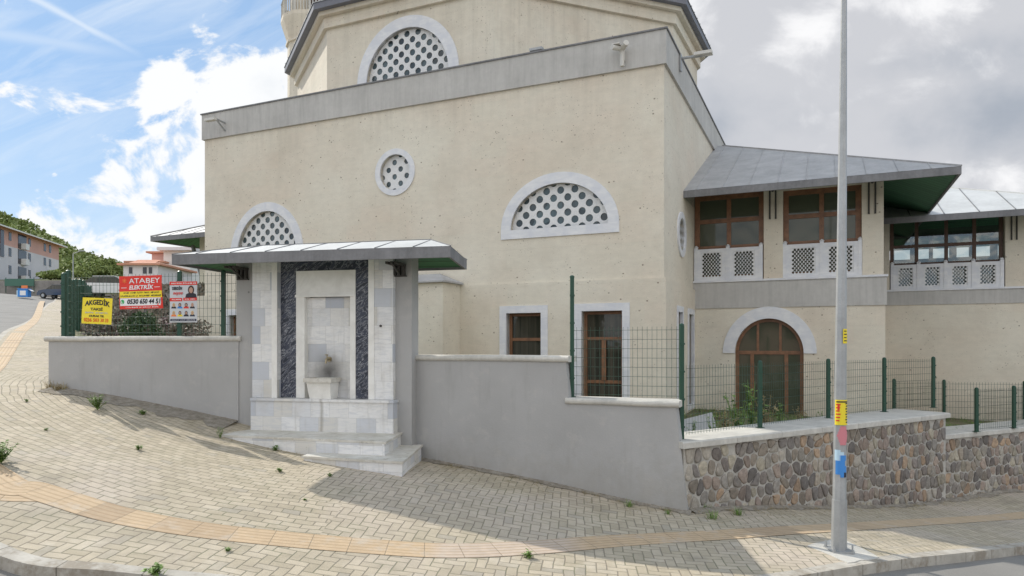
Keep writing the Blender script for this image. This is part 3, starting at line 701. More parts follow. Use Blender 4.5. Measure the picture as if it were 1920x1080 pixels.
def lattice_circles(x0, x1, z0, z1, dx, r_, k, test):
    out = []; dzz = dx/2; j = 0; z = z0
    while z <= z1+dzz:
        x = x0-dx+(dx/2 if j % 2 else 0)
        while x <= x1+dx:
            if test(x, z, r_): out.append((x, z, r_, k))
            x += dx
        z += dzz; j += 1
    return out
def put(o, T): o.data.transform(T); return o
def lat_window(parent, outline, cen, surround, dx, r_, yin=.10, Tm=None, outr=None, name='lattice_window', k=12):
    xs = [p[0] for p in outline]; zs = [p[1] for p in outline]
    def test(x, z, rr):   # keep circles that touch the inside
        n = 8; cnt = 0
        for i in range(n):
            p = (x+rr*math.cos(6.283*i/n), z+rr*math.sin(6.283*i/n)); c = False; j = len(outline)-1
            for q in range(len(outline)):
                a, b = outline[q], outline[j]
                if (a[1] > p[1]) != (b[1] > p[1]) and p[0] < (b[0]-a[0])*(p[1]-a[1])/(b[1]-a[1])+a[0]: c = not c
                j = q
            cnt += c
        return cnt >= 3
    cs = lattice_circles(min(xs), max(xs), min(zs), max(zs), dx, r_, k, test)
    win = MB().plate(outline, (), yin, yin+.022, circles=cs).build(name, M['lattice_white'], parent)
    gl = MB().plate(outline, (), yin+.023, yin+.03).build('glass', M['glass_tint'], win)
    su = MB().plate(surround, [outline], -.035, .10).build('surround', M['white_marble'], win)
    if Tm:
        for o in (win, gl, su): o.data.transform(Tm)
    return win
sw = lambda a, m_, zb: archp(a['x0']-m_, a['x1']+m_, zb, a['z0'], 28, ((a['x1']-a['x0'])/2*(1+a['pt'])+m_)/((a['x1']-a['x0'])/2+m_)-1)
lat_window(mosque, arch(A2), None, sw(A2, .25, A2['z0']-.21), .349, .088)
lat_window(mosque, arch(A1), None, sw(A1, .25, A1['z0']-.2), .349, .088)
lat_window(mosque, circ(RW['cx'], RW['cz'], RW['r']), None, circ(RW['cx'], RW['cz'], RW['R'], 40), .37, .074)
lat_window(mosque, circ(RM['cy'], RM['cz'], RM['r'], 24), None, circ(RM['cy'], RM['cz'], RM['R'], 32), .24, .06, Tm=T)

def bars(mb, x0, x1, z0, z1, y0, y1, vs_, hs, wd, edge=None):
    """rectangular frame with bars, pieces butted"""
    e = edge or wd
    mb.box(x0, x0+e, y0, y1, z0, z1); mb.box(x1-e, x1, y0, y1, z0, z1)
    mb.box(x0+e, x1-e, y0, y1, z1-e, z1); mb.box(x0+e, x1-e, y0, y1, z0, z0+e)
    for v in vs_: mb.box(v-wd/2, v+wd/2, y0+.004, y1-.004, z0+e, z1-e)
    cuts = [x0+e]+[q for v in sorted(vs_) for q in (v-wd/2, v+wd/2)]+[x1-e]
    for h in hs:
        for i in range(0, len(cuts), 2): mb.box(cuts[i], cuts[i+1], y0+.008, y1-.008, h-wd/2, h+wd/2)
    return mb
def wood_window(parent, x0, x1, z0, z1, y, vs_, hs, wd=.07, gmat='glass_dark', Tm=None, surround=None, name='window', edge=None, depth=.07, wmat='wood'):
    win = bars(MB(), x0, x1, z0, z1, y, y+depth, vs_, hs, wd, edge).build(name, M[wmat], parent)
    gl = MB().box(x0+.01, x1-.01, y+depth*.45, y+depth*.6, z0+.01, z1-.01).build('glass', M[gmat], win)
    os_ = [win, gl]
    if surround:
        a, b, c_, d_ = surround
        s_ = MB().plate(rectp(x0-a, x1+b, z0-c_, z1+d_), [rectp(x0, x1, z0, z1)], -.075, .12).build('surround', M['white_marble'], win); os_.append(s_)
    if Tm:
        for o in os_: o.data.transform(Tm)
    return win
wood_window(mosque, *W1, .13, [], [W1[3]-.62], surround=(.17, .17, .15, .17))
wood_window(mosque, *W2, .13, [], [W2[3]-.62, W2[3]-1.6], surround=(.17, .17, .15, .17))
# the middle sashes of the tall window
mb = MB(); cx = (W2[0]+W2[1])/2; mb.box(cx-.05, cx+.05, .11, .128, W2[3]-1.56, W2[3]-.66)
mb.build('window_sash', M['wood'], mosque)
wood_window(mosque, *W0, .13, [(W0[0]+W0[1])/2], [W0[3]-.62], surround=(.17, .17, .15, .17))
for a, b in SW: wood_window(mosque, a, b, zs0, zs1, .10, [], [zs1-.6], wd=.05, Tm=T, surround=(.11, .11, .12, .14))

# small annex standing before the facade, beside the fountain
ax1 = X(830, -.9); zt_ = Z(830, 529, -.9)
MB().box(ax1-3.2, ax1, -.9, -.052, -2.5, zt_).build('annex', M['facade'], mosque)
mb = MB(); mb.add([(ax1-3.4, -1.02, zt_), (ax1+.1, -1.02, zt_), (ax1+.1, -.052, zt_), (ax1-3.4, -.052, zt_), (ax1-3.4, -1.02, zt_+.04), (ax1+.1, -1.02, zt_+.04), (ax1-.55, -.052, zt_+.30), (ax1-3.4, -.052, zt_+.30), (ax1+.1, -.052, zt_+.04)],
       [(0, 3, 2, 1), (0, 1, 5, 4), (4, 5, 6, 7), (5, 8, 6), (1, 2, 8, 5), (0, 4, 7, 3), (2, 3, 7, 6, 8)])
mb.build('annex_roof', M['lead'], mosque)

# ---- octagonal drum
YA = 19.5
def wl(x, y): p = Vector((x*YA, y*YA, 0))-C0; return (p.dot(EX), p.dot(EY))
A_, B_, D_, E_, F_ = wl(-.2673, 1), wl(-.0226, .8897), wl(.229, .985), wl(-.3763, 1.215), wl(.3045, 1.139)
cen = ((A_[0]+B_[0])/2, (A_[1]+B_[1])/2+6.1)
oct_ = [A_, B_, D_, F_]
oct_ += [(2*cen[0]-A_[0]+.0, 2*cen[1]-A_[1]), (2*cen[0]-B_[0], 2*cen[1]-B_[1]), (E_[0]-.1, E_[1]+4.2), E_]
zc = 589/F*YA
def grow(poly, d_):
    cx_, cy_ = sum(p[0] for p in poly)/len(poly), sum(p[1] for p in poly)/len(poly); out = []
    for i in range(len(poly)):
        a, b, c_ = Vector(poly[i-1]), Vector(poly[i]), Vector(poly[(i+1) % len(poly)])
        n1 = Vector(((b-a).y, -(b-a).x)).normalized(); n2 = Vector(((c_-b).y, -(c_-b).x)).normalized(); k = (n1+n2)/(1+n1.dot(n2)); out.append(tuple(b+k*d_))
    return out
# front face of the drum as a plate with its great arched window
L_ = math.dist(A_, B_); fa = math.atan2(B_[1]-A_[1], B_[0]-A_[0])
TD = Matrix.Translation((A_[0], A_[1], 0)) @ Matrix.Rotation(fa, 4, 'Z')
def pd(px, py):           # pixel -> (x, z) on the drum front plane
    a = C0+EX*A_[0]+EY*A_[1]; dv = (EX*math.cos(fa)+EY*math.sin(fa)); nv_ = Vector((-dv.y, dv.x, 0)); r_ = ray(px, py); Y = a.dot(nv_)/Vector((r_.x, 1, 0)).dot(nv_)
    P = r_*Y; return ((P-a).dot(dv), P.z)
ux0, ux1 = pd(688, 100)[0], pd(842, 100)[0]; ucx = (ux0+ux1)/2; uzt = pd(765, 52)[1]; uz0 = uzt-(ux1-ux0)/2*1.03
ua = archp(ux0, ux1, uz0-.35, uz0, 30, .03)
mb = MB(); sub = MB(); sub.plate(rectp(0, L_, ZBAND+.2, zc), [ua], 0, .3); mb.add([TD @ Vector(v) for v in sub.v], sub.f)
n = len(oct_)
for i in range(1, n):
    a, b = oct_[i], oct_[(i+1) % n]; inn = grow(oct_, -.3); c_, d_ = inn[(i+1) % n], inn[i]
    mb.prism([a, b, c_, d_], ZBAND+.2, zc)
mb.build('drum_wall', M['facade'], mosque)
uw = lat_window(mosque, ua, None, archp(ux0-.30, ux1+.30, uz0-.42, uz0, 30, .03), .349, .088, Tm=TD)
def ring(poly, d0, d1, z0, z1, name, m_):
    a, b = grow(poly, d0), grow(poly, d1); mb = MB(); n = len(poly)
    vs = [(x, y, z0) for x, y in a]+[(x, y, z0) for x, y in b]+[(x, y, z1) for x, y in b]+[(x, y, z1) for x, y in a]; fs = []
    for i in range(n):
        j = (i+1) % n
        for k in range(4): fs.append((k*n+i, k*n+j, ((k+1) % 4)*n+j, ((k+1) % 4)*n+i))
    mb.add(vs, fs); return mb.build(name, m_, mosque)
ring(oct_, -.3, .10, zc, zc+.30, 'cornice', M['facade'])
ring(oct_, -.3, .24, zc+.302, zc+.42, 'cornice_step', M['facade'])
ring(oct_, -.3, .40, zc+.422, zc+.60, 'drum_fascia', M['drum_fascia'])
top = grow(oct_, .42); mb = MB(); nn = len(top); cc = (cen[0], cen[1]); zr = zc+.62
inner = [(cc[0]+(p[0]-cc[0])*.35, cc[1]+(p[1]-cc[1])*.35) for p in top]
mb.add([(x, y, zr-.02) for x, y in top]+[(x, y, zr) for x, y in top]+[(x, y, zr+2.6) for x, y in inner], [(i, (i+1) % nn, nn+(i+1) % nn, nn+i) for i in range(nn)]+[(nn+i, nn+(i+1) % nn, 2*nn+(i+1) % nn, 2*nn+i) for i in range(nn)]+[tuple(2*nn+i for i in range(nn))])
for i in range(nn):      # standing seams
    for k in range(9):
        t_ = (k+.5)/9; j = (i+1) % nn
        p = Vector((*top[i], zr)).lerp(Vector((*top[j], zr)), t_); q = Vector((*inner[i], zr+2.6)).lerp(Vector((*inner[j], zr+2.6)), t_); mb.tube(p, q, .03, n=4, mi=1)
drf = mb.build('drum_roof', [M['lead_pale'], M['lead']], mosque)
prof = [(4.1*math.cos(R(a)), zr+2.5+4.1*math.sin(R(a))) for a in range(0, 90, 8)]+[(.05, zr+6.65)]
MB().lathe(prof, 32, cc).build('dome', M['lead'], mosque, smooth=True)

# ---- minaret behind the drum
my = 27.5; mx = (585-960)/F*my; mc = Vector((mx, my, 0))-C0; mcl = (mc.dot(EX), mc.dot(EY)); rs = 44/F*my*1.0
zb_ = (HOR-92)/F*my; zb2 = (HOR-50)/F*my; zrl = (HOR-13)/F*my; rb = 56/F*my
mn = MB().lathe([(rs, 0), (rs, zb_), (rs+.07, zb_+.01), (rs+.07, zb_+.1), (rs, zb_+.11), (rb, zb2), (rb, zb2+.14), (rs*.9, zb2+.145), (rs*.9, zb2+5), (rs*.93, zb2+5.01), (.05, zb2+9)], 12, mcl, rot=.2).build('minaret', M['facade'], mosque)
mb = MB(); nb = 12
for i in range(nb):
    a0, a1 = 2*math.pi*(i+.2)/nb, 2*math.pi*(i+1.2)/nb; p = Vector((mcl[0]+(rb-.06)*math.cos(a0), mcl[1]+(rb-.06)*math.sin(a0), 0)); q = Vector((mcl[0]+(rb-.06)*math.cos(a1), mcl[1]+(rb-.06)*math.sin(a1), 0))
    zz = zb2+.14
    mb.tube(p+Vector((0, 0, zrl-.06)), q+Vector((0, 0, zrl-.06)), .06, n=4, rot=.5); mb.tube(p+Vector((0, 0, zz)), p+Vector((0, 0, zrl)), .06, n=4)
    for k in range(1, 5): c_ = p.lerp(q, k/5); mb.tube(c_+Vector((0, 0, zz)), c_+Vector((0, 0, zrl-.09)), .034, n=4)
mb.build('balcony_railing', M['concrete_cap'], mn)
a = math.atan2(-(mc.y+C0.y), -(mc.x+C0.x))-YAW+.15; dm = Matrix.Translation((mcl[0]+math.cos(a)*rs*.86, mcl[1]+math.sin(a)*rs*.86, 0)) @ Matrix.Rotation(a-R(90), 4, 'Z')
MB().box(-.25, .25, -.08, .06, zb2+.15, zb2+1.9, M=dm).build('balcony_door', M['dark_wood'], mn)

# ---- roofs of the wings: hipped, boarded green underneath
def hip_roof(name, x0, x1, y0, y1, ze, slope, right_hip=True, left_hip=False, run=6., seam=.62, mtop='lead', msof='green_boards', th=.17, drop=0.):
    """front eave y0, ridge rises backwards; hips at the free ends"""
    root = MB(); xr = x1-run if right_hip else x1; xl = x0+run if left_hip else x0; yr = y0+run; zr_ = ze+slope*run
    Tt = [(x0, y0, ze), (x1, y0, ze), (xr, yr, zr_), (xl, yr, zr_), (x1, y0+2*run, ze), (x0, y0+2*run, ze)]
    root.add(Tt, [(0, 1, 2, 3), (1, 4, 2) if right_hip else (1, 4, 2), (0, 3, 5), (3, 2, 4, 5)])
    if right_hip: pass
    # seams
    k = x0+seam*.5
    while k < x1:
        r1 = run
        if right_hip and k > xr: r1 = x1-k
        if left_hip and k < xl: r1 = k-x0
        if r1 > .1: root.tube((k, y0, ze+.006), (k, y0+r1, ze+slope*r1+.006), .013, n=4, mi=0 if mtop == 'lead' else 1)
        k += seam
    if right_hip:
        k = y0+seam*.5
        while k < y0+2*run:
            r1 = min(k-y0, y0+2*run-k); root.tube((x1, k, ze+.012), (x1-r1, k, ze+slope*r1+.006), .013, n=4, mi=0 if mtop == 'lead' else 1); k += seam
        root.tube((x1, y0, ze+.01), (xr, yr, zr_+.01), .022, n=5, mi=0)
    if left_hip:
        k = y0+seam*.5
        while k < y0+2*run:
            r1 = min(k-y0, y0+2*run-k); root.tube((x0, k, ze+.012), (x0+r1, k, ze+slope*r1+.006), .013, n=4, mi=0 if mtop == 'lead' else 1); k += seam
        root.tube((x0, y0, ze+.015), (xl, yr, zr_+.015), .03, n=5, mi=1)
    rf = root.build(name, [M[mtop], M['fascia_grey']], mosque, fix=False)
    f = MB(); w_ = .05
    f.box(x0, x1, y0, y0+w_, ze-th, ze-.004); 
    if right_hip: f.box(x1-w_, x1, y0+w_, y0+2*run, ze-th, ze-.004)
    if left_hip: f.box(x0, x0+w_, y0+w_, y0+2*run, ze-th, ze-.004)
    f.build('fascia', M['fascia_grey'], rf)
    s_ = MB(); S_ = [(x, y, z-th+.02) for x, y, z in Tt]; s_.add(S_, [(3, 2, 1, 0), (2, 4, 1), (5, 3, 0), (5, 4, 2, 3)]); s_.build('soffit', M[msof], rf, fix=False)
    return rf

WT = 3.7                         # wing front wall plane
XW = pl(1660, 500, WT)[0]
ze = (HOR-330)/F*Vector((0, 0, 0)).length if 0 else pl(1285, 340, 2.25)[1]
tipx = pl(1803, 312, 2.25)[0]; ZE = pl(1803, 311, 2.25)[1]
hip_roof('wing_roof', 0.0, tipx, 2.25, 14, ZE, .455, True, False, 5.6)
# wing wall: lower storey with the arched door, grey band, pillars above
DX0, DX1 = pl(1378, 700, WT)[0], pl(1507, 700, WT)[0]; DZT = pl(1442, 597, WT)[1]; DR = (DX1-DX0)/2; DZS = pl(1378, 662, WT)[1]; DPT = (DZT-DZS)/DR-1
zb0, zb1 = pl(1400, 577, WT)[1], pl(1400, 524, WT)[1]
door_ol = archp(DX0, DX1, -2.15, DZS, 28, DPT)
gf = -2.4
mb = MB(); mb.plate(rectp(.0, XW, gf, zb0), [door_ol], WT, WT+.3)
sub = MB(); sub.plate(rectp(WT+.3, 12, gf, zb0), [], XW-.3, XW) ; 
mb.box(XW-.3, XW, WT+.3, 9.0, gf, zb0)
mb.build('wing_wall', M['facade'], mosque)
mb = MB(); mb.box(.0, XW+.03, WT-.03, WT+.3, zb0, zb1-.05); mb.box(XW-.3, XW+.03, WT+.3, 9.0, zb0, zb1-.05); mb.build('wing_band', M['grey_band'], mosque)
mb = MB(); mb.box(.0, XW+.06, WT-.07, WT+.32, zb1-.05, zb1); mb.box(XW-.3, XW+.06, WT+.32, 9.0, zb1-.05, zb1); mb.build('wing_sill', M['white_marble'], mosque)
def px_(p, t=WT): return pl(p, 450, t)[0]
ztop = ZE+.36
mb = MB()
for a, b in ((1432, 1468), (1616, 1657)): MB().box(px_(a), px_(b), WT, WT+.45, zb1, ztop).build('wing_pillar', M['facade'], mosque)
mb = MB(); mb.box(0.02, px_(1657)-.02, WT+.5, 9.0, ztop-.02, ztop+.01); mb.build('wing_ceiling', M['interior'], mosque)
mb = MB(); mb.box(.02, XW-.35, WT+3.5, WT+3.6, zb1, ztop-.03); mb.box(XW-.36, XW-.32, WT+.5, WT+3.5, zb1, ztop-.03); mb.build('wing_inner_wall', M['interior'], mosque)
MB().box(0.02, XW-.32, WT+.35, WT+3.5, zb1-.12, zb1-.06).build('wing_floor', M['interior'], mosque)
zsill = pl(1400, 463, WT)[1]; 
def wing_win(a, b, zt):
    x0, x1 = px_(a), px_(b); cx = (x0+x1)/2
    wood_window(mosque, x0, x1, zb1+.02, zt, WT+.16, [cx], [zsill+(zt-zsill)*.52, zsill+.04], wd=.11, edge=.13, name='wing_window', gmat='glass_olive')
wing_win(1301, 1432, pl(1360, 362, WT)[1]); wing_win(1468, 1616, pl(1540, 350, WT)[1])
mb = MB(); mb.box(.01, px_(1432), WT+.12, WT+.3, pl(1360, 362, WT)[1]+.002, ztop); mb.box(px_(1468), px_(1616), WT+.12, WT+.3, pl(1540, 350, WT)[1]+.002, ztop); mb.build('lintel', M['facade'], mosque)
# pierced marble balustrades
def balustrade(x0, x1, z0, z1, y, npan):
    wp = .09; pw = (x1-x0-(npan+1)*wp)/npan; b = bpy.data.objects.new('balustrade', None); COL.objects.link(b); b.parent = mosque; b.location = (0, 0, -ZB); b.empty_display_size = .3
    for i in range(npan+1):
        xx = x0+i*(wp+pw); post = MB().box(xx, xx+wp, y-.02, y+.10, z0, z1+.03); post.lathe([(.045, z1+.03), (.06, z1+.06), (.02, z1+.10)], 8, (xx+wp/2, y+.04)); post.build('post', M['white_marble'], b)
    for i in range(npan):
        a = x0+wp+i*(wp+pw); m_ = .10; pa, pb, pc, pdd = a+m_, a+pw-m_, z0+m_*.9, z1-m_
        cs = []; dx = .083; j = 0; z = pc+.045
        while z < pdd-.02:
            x = pa+.045+(dx/2 if j % 2 else 0)
            while x < pb-.03: cs.append((x, z, .032, 6)); x += dx
            z += dx*.62; j += 1
        MB().plate(rectp(a, a+pw, z0, z1), (), y+.01, y+.03, circles=cs).build('pierced_panel', M['lattice_white'], b)
        MB().plate(rectp(a, a+pw, z0, z1), [rectp(pa, pb, pc, pdd)], y-.008, y+.008).build('panel_frame', M['white_marble'], b)
    return b
balustrade(px_(1300)+.02, px_(1430), zb1, zsill, WT+.02, 2); balustrade(px_(1468), px_(1617), zb1, zsill, WT+.02, 2)
# twin iron rods under the eaves
for p0, za, zb in ((1449, 349, 411), (1635, 334, 401)):
    x = px_(p0); r_ = MB()
    for dx_ in (-.07, .07): r_.tube((x+dx_, WT-.04, pl(p0, zb, WT)[1]), (x+dx_, WT-.04, ZE+.36), .02, n=6); r_.box(x+dx_-.02, x+dx_+.02, WT-.05, WT+.01, pl(p0, zb, WT)[1], pl(p0, zb, WT)[1]+.05)
    r_.tube((x, WT-.04, ZE+.1), (x, 2.9, ZE-.0), .025, n=6)
    r_.build('eave_rods', M['black_iron'], mosque)
# arched door
mbd = MB().plate(archp(DX0-.30, DX1+.30, DZS, DZS, 28, (DR*(1+DPT)+.30)/(DR+.30)-1), [archp(DX0, DX1, DZS-.001, DZS, 28, DPT)], WT-.035, WT+.08)
mbd2 = bars(MB(), DX0, DX1, -2.15, DZS+.06, WT+.14, WT+.22, [DX0+DR*.5, DX1-DR*.5], [], .09, .09)
inn = archp(DX0+.08, DX1-.08, DZS, DZS, 28, DPT*1.0)
mbd2.plate(archp(DX0, DX1, DZS+.06, DZS, 28, DPT) if 0 else door_ol, [[(p[0], p[1]) for p in archp(DX0+.08, DX1-.08, -2.07, DZS, 28, (DR*(1+DPT)-.08)/(DR-.08)-1)]], WT+.13, WT+.139)
for k in (-.33, .33): mbd2.box(DX0+DR+k*DR*1.0-.03, DX0+DR+k*DR*1.0+.03, WT+.15, WT+.21, DZS+.06, DZS+DR*(1+DPT)*.93)
dr = mbd2.build('arched_door', M['wood'], mosque)
mbd.build('surround', M['white_marble'], dr)
MB().plate(door_ol, (), WT+.17, WT+.18).build('glass', M['glass_olive'], dr)

# second wing further back on the right
W2T = 8.2; wx0 = pl(1664, 500, W2T)[0]-.9; wx1 = pl(2115, 390, 6.9)[0]-1.2
q = lambda p, t=W2T: pl(p, 450, t)[0]
z20, z21 = pl(1700, 572, W2T)[1], pl(1700, 543, W2T)[1]; z2s = pl(1760, 494, W2T)[1]; z2t = pl(1760, 414, W2T)[1]
mb = MB().box(wx0, wx1, W2T, W2T+.3, gf-.6, z20)
mb.build('wing_wall', M['facade'], mosque)
MB().box(wx0, wx1, W2T-.03, W2T+.3, z20, z21-.05).build('wing_band', M['grey_band'], mosque)
MB().box(wx0, wx1, W2T-.07, W2T+.32, z21-.05, z21).build('wing_sill', M['white_marble'], mosque)
for a, b in ((wx0, q(1668)), (q(1885), wx1)): MB().box(a, b, W2T, W2T+.4, z21, z2t+.3).build('wing_pillar', M['facade'], mosque)
MB().box(wx0, wx1, W2T+.05, W2T+.35, z2t+.3, z2t+.5).build('wing_beam', M['facade'], mosque)
xs = [q(p) for p in (1670, 1720, 1776, 1829, 1883)]
wood_window(mosque, xs[0], xs[-1], z21+.02, z2t+.25, W2T+.16, xs[1:4], [z2s+(z2t-z2s)*.45, z2s+.02], wd=.09, gmat='glass_clear', name='wing_window', wmat='dark_wood')
balustrade(xs[0], xs[-1], z21, z2s, W2T+.02, 4)
r_ = MB(); x = q(1901)
for dx_ in (-.06, .06): r_.tube((x+dx_, W2T-.04, pl(1901, 450, W2T)[1]), (x+dx_, W2T-.04, z2t+.4), .02, n=6)
r_.build('eave_rods', M['black_iron'], mosque)
# inner back wall with openings onto the courtyard light
ho = []
for i in range(7):
    a = xs[0]-1.2+i*1.15; ho += [rectp(a, a+.36, z2s+.58, z2s+.98), rectp(a+.47, a+.95, z2s+.58, z2s+.98), rectp(a, a+.36, z2s+1.07, z2s+1.3), rectp(a+.47, a+.95, z2s+1.07, z2s+1.3)]
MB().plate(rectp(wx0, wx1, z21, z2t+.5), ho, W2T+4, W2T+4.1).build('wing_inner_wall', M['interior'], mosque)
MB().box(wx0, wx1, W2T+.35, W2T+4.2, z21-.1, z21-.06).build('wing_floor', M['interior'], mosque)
ZE2 = pl(1720, 412, 6.9)[1]+.06
X2 = pl(2115, 390, 6.9)[0]; rr_ = 2.
while rr_ < 12:
    P_r = C0+EX*(X2-rr_)+EY*(6.9+rr_)
    if 960+F*P_r.x/P_r.y < 1785: break
    rr_ += .05
sl_r = ((HOR-352)/F*P_r.y-ZE2-.05)/rr_; print('second roof', X2, rr_, sl_r, wx0)
hip_roof('wing_roof', X2-2*rr_-.1, X2, 6.9, 14, ZE2+.05, sl_r, True, True, rr_, seam=.8, mtop='lead_pale')

# matching wing on the left
tL = pl(282, 446, 2.5)[0]; ZL = pl(282, 444, 2.5)[1]
hip_roof('wing_roof', tL, BL, 2.5, 14, ZL, .40, False, True, 5.4, mtop='lead_pale')
mb = MB(); xl = BL-4.4; mb.box(xl, BL, WT, WT+.3, gf+.6, ZL+.25); mb.box(xl, xl+.3, WT+.3, 10, gf+.6, ZL+.2); mb.build('wing_wall', M['facade'], mosque)
MB().tube((BL-.9, WT-.02, ZL-1.9), (BL-.9, 2.6, ZL-.15), .09, n=4).build('eave_strut', M['fascia_grey'], mosque); MB().tube((xl-.02, WT+.3, ZL-1.9), (tL+.4, WT+.3, ZL-.15), .07, n=4).build('eave_strut', M['fascia_grey'], mosque)

# ---- cameras and lamps on the coping: things of their own
def wall_thing(name, loc, rz, lab, cat):
    o = empty(name, tuple(C0+EX*loc[0]+EY*loc[1]+Vector((0, 0, loc[2]))), YAW+rz); return tag(o, lab, cat)
cx_, cz_ = pl(1170, 95); t_ = wall_thing('security_camera', (cx_, -.07, cz_-.15), 0, 'white security camera pair on a bracket on the grey coping near the corner', 'security camera')
MB().box(-.05, .05, -.10, 0, -.12, .10).tube((0, -.08, -.25), (0, -.10, .1), .05, n=8).build('bracket', M['plastic_white'], t_)
a = MB(); a.tube((-.02, -.12, .12), (-.16, -.34, .10), .055, n=10); a.box(-.18, .0, -.32, -.10, .165, .185); a.build('camera_body', M['plastic_white'], t_)
a = MB(); a.tube((.03, -.12, .13), (.15, -.3, .16), .06, n=10); a.build('camera_body', M['plastic_white'], t_)
cx_, cz_ = pl(418, 238); t_ = wall_thing('wall_lamp', (cx_, -.07, cz_), 0, 'small grey floodlight on an arm at the left end of the coping band', 'floodlight')
MB().tube((.15, 0, -.15), (.15, -.3, .08), .025, n=6).tube((.15, -.01, .08), (.15, -.32, .10), .03, n=6).build('arm', M['galvanised'], t_)
MB().box(-.22, .17, -.42, -.28, .06, .13).build('lamp_head', M['plastic_white'], t_)
yy_, zz_ = psd(1270, 105, .07); t_ = wall_thing('wall_lamp', (.07, yy_+.3, zz_), 0, 'pale floodlight arm sticking out of the side coping at the right corner', 'floodlight')
MB().box(0, .04, -.06, .06, -.25, .15).tube((.03, 0, .05), (.55, -.05, .02), .03, n=6).build('arm', M['galvanised'], t_)
MB().box(.35, .75, -.15, .05, .02, .09).build('lamp_head', M['plastic_white'], t_)
cx_, cz_ = pl(1000, 97); t_ = wall_thing('roof_lamp', (cx_, .25, ZT+.04), 0, 'small lamp on top of the coping below the drum', 'floodlight')
MB().tube((0, 0, 0), (0, 0, .12), .02, n=6).box(-.16, .16, -.12, .03, .12, .18).build('lamp_head', M['galvanised'], t_)

# ------------------------------------------------------------------ boundary walls
def frame2(p0, p1):
    a = math.atan2(p1[1]-p0[1], p1[0]-p0[0]); L = math.dist(p0, p1); return a, L
def cap_mb(mb, x0, x1, z1, th, y0, y1, over=.05):
    """coping with a rounded nose, running in x"""
    r_ = th/2; prof = [(y0-over+r_*(1-math.cos(t)), z1-th/2+r_*math.sin(t)) for t in [math.pi*(-.5+k/6) for k in range(7)]]+[(y1+over, z1), (y1+over, z1-th)]
    n = len(prof); seg = max(2, int((x1-x0)/.5)); vs = []
    for i in range(seg+1):
        x = x0+(x1-x0)*i/seg; w_ = random.uniform(-.005, .005)
        vs += [(x, y+w_, z+w_*.6) for y, z in prof]
    fs = [(i*n+k, i*n+(k+1) % n, (i+1)*n+(k+1) % n, (i+1)*n+k) for i in range(seg) for k in range(n)]+[tuple(range(n-1, -1, -1)), tuple(seg*n+k for k in range(n))]
    mb.add(vs, fs); return mb
def make_wall(name, p0, p1, steps, thick, lab, cat, batter=0., lead=0.):
    """steps: list of (x from, x to, top z) in metres along the wall"""
    a, L = frame2(p0, p1); zb = g(*p0)-.1; root = empty(name, (p0[0], p0[1], zb), a, -zb); tag(root, lab, cat)
    ca, sa = math.cos(a), math.sin(a)
    gr = lambda x: g(p0[0]+ca*x, p0[1]+sa*x)
    out = []; n = 24
    for i in range(n+1): x = -lead+(L+batter+lead)*i/n; out.append((x, gr(min(x, L))-.35))
    for (xa, xb, zt) in reversed(steps):
        xb_ = xb; out += [(xb_, zt-.09), (xa, zt-.09)]
    MB().plate(out, (), 0, thick).build('wall', M['grey_render'], root)
    for (xa, xb, zt) in steps: cap_mb(MB(), xa-(.06 if xa == steps[0][0] or True else 0), xb+.05, zt, .095, 0, thick).build('coping', M['concrete_cap'], root)
    return root
WLa, WLb = (-8.38, 12.52), (-4.75, 12.02)
make_wall('boundary_wall', WLa, WLb, [(0, math.dist(WLa, WLb), .14)], .30, 'grey rendered wall with pale coping left of the fountain, under the banners', 'wall')
WRa, WRb = (-1.66, 11.62), (2.36, 9.96); LR = math.dist(WRa, WRb); k_ = .618*LR
make_wall('boundary_wall', WRa, WRb, [(0, k_, -.18), (k_+.06, LR, -.82)], .34, 'grey rendered wall with stepped coping between the fountain and the stone wall', 'wall', batter=.20)
# side wall running up the left street under the green fence
SL0, SL1 = (-8.36, 12.78), (-40, 66)
mb = MB(); n = 14
rt = empty('boundary_wall', (SL0[0], SL0[1], g(*SL0)-.1), 0, -(g(*SL0)-.1)); tag(rt, 'low grey wall climbing along the left street beneath the dense green fence', 'wall')
cpm = MB()
SLP = []
for i in range(n):
    p = (SL0[0]+(SL1[0]-SL0[0])*i/n, SL0[1]+(SL1[1]-SL0[1])*i/n); q_ = (SL0[0]+(SL1[0]-SL0[0])*(i+1)/n, SL0[1]+(SL1[1]-SL0[1])*(i+1)/n); zt = max(g(*p), g(*q_))+.45
    if i == 0: zt = .14
    SLP.append((p, q_, zt)); dv = Vector((q_[0]-p[0], q_[1]-p[1])).normalized(); nv_ = Vector((dv.y, -dv.x))*.28
    pr = [p, (p[0]+nv_.x, p[1]+nv_.y), (q_[0]+nv_.x, q_[1]+nv_.y), q_]
    mb.prism(pr, lambda x, y: g(x, y)-.4, zt-.08); ex = Vector((nv_.x, nv_.y))*.15
    cpm.prism([(p[0]-ex.x, p[1]-ex.y), (p[0]+nv_.x+ex.x, p[1]+nv_.y+ex.y), (q_[0]+nv_.x+ex.x, q_[1]+nv_.y+ex.y), (q_[0]-ex.x, q_[1]-ex.y)], zt-.08, zt)
mb.build('wall', M['grey_render'], rt); cpm.build('coping', M['concrete_cap'], rt)

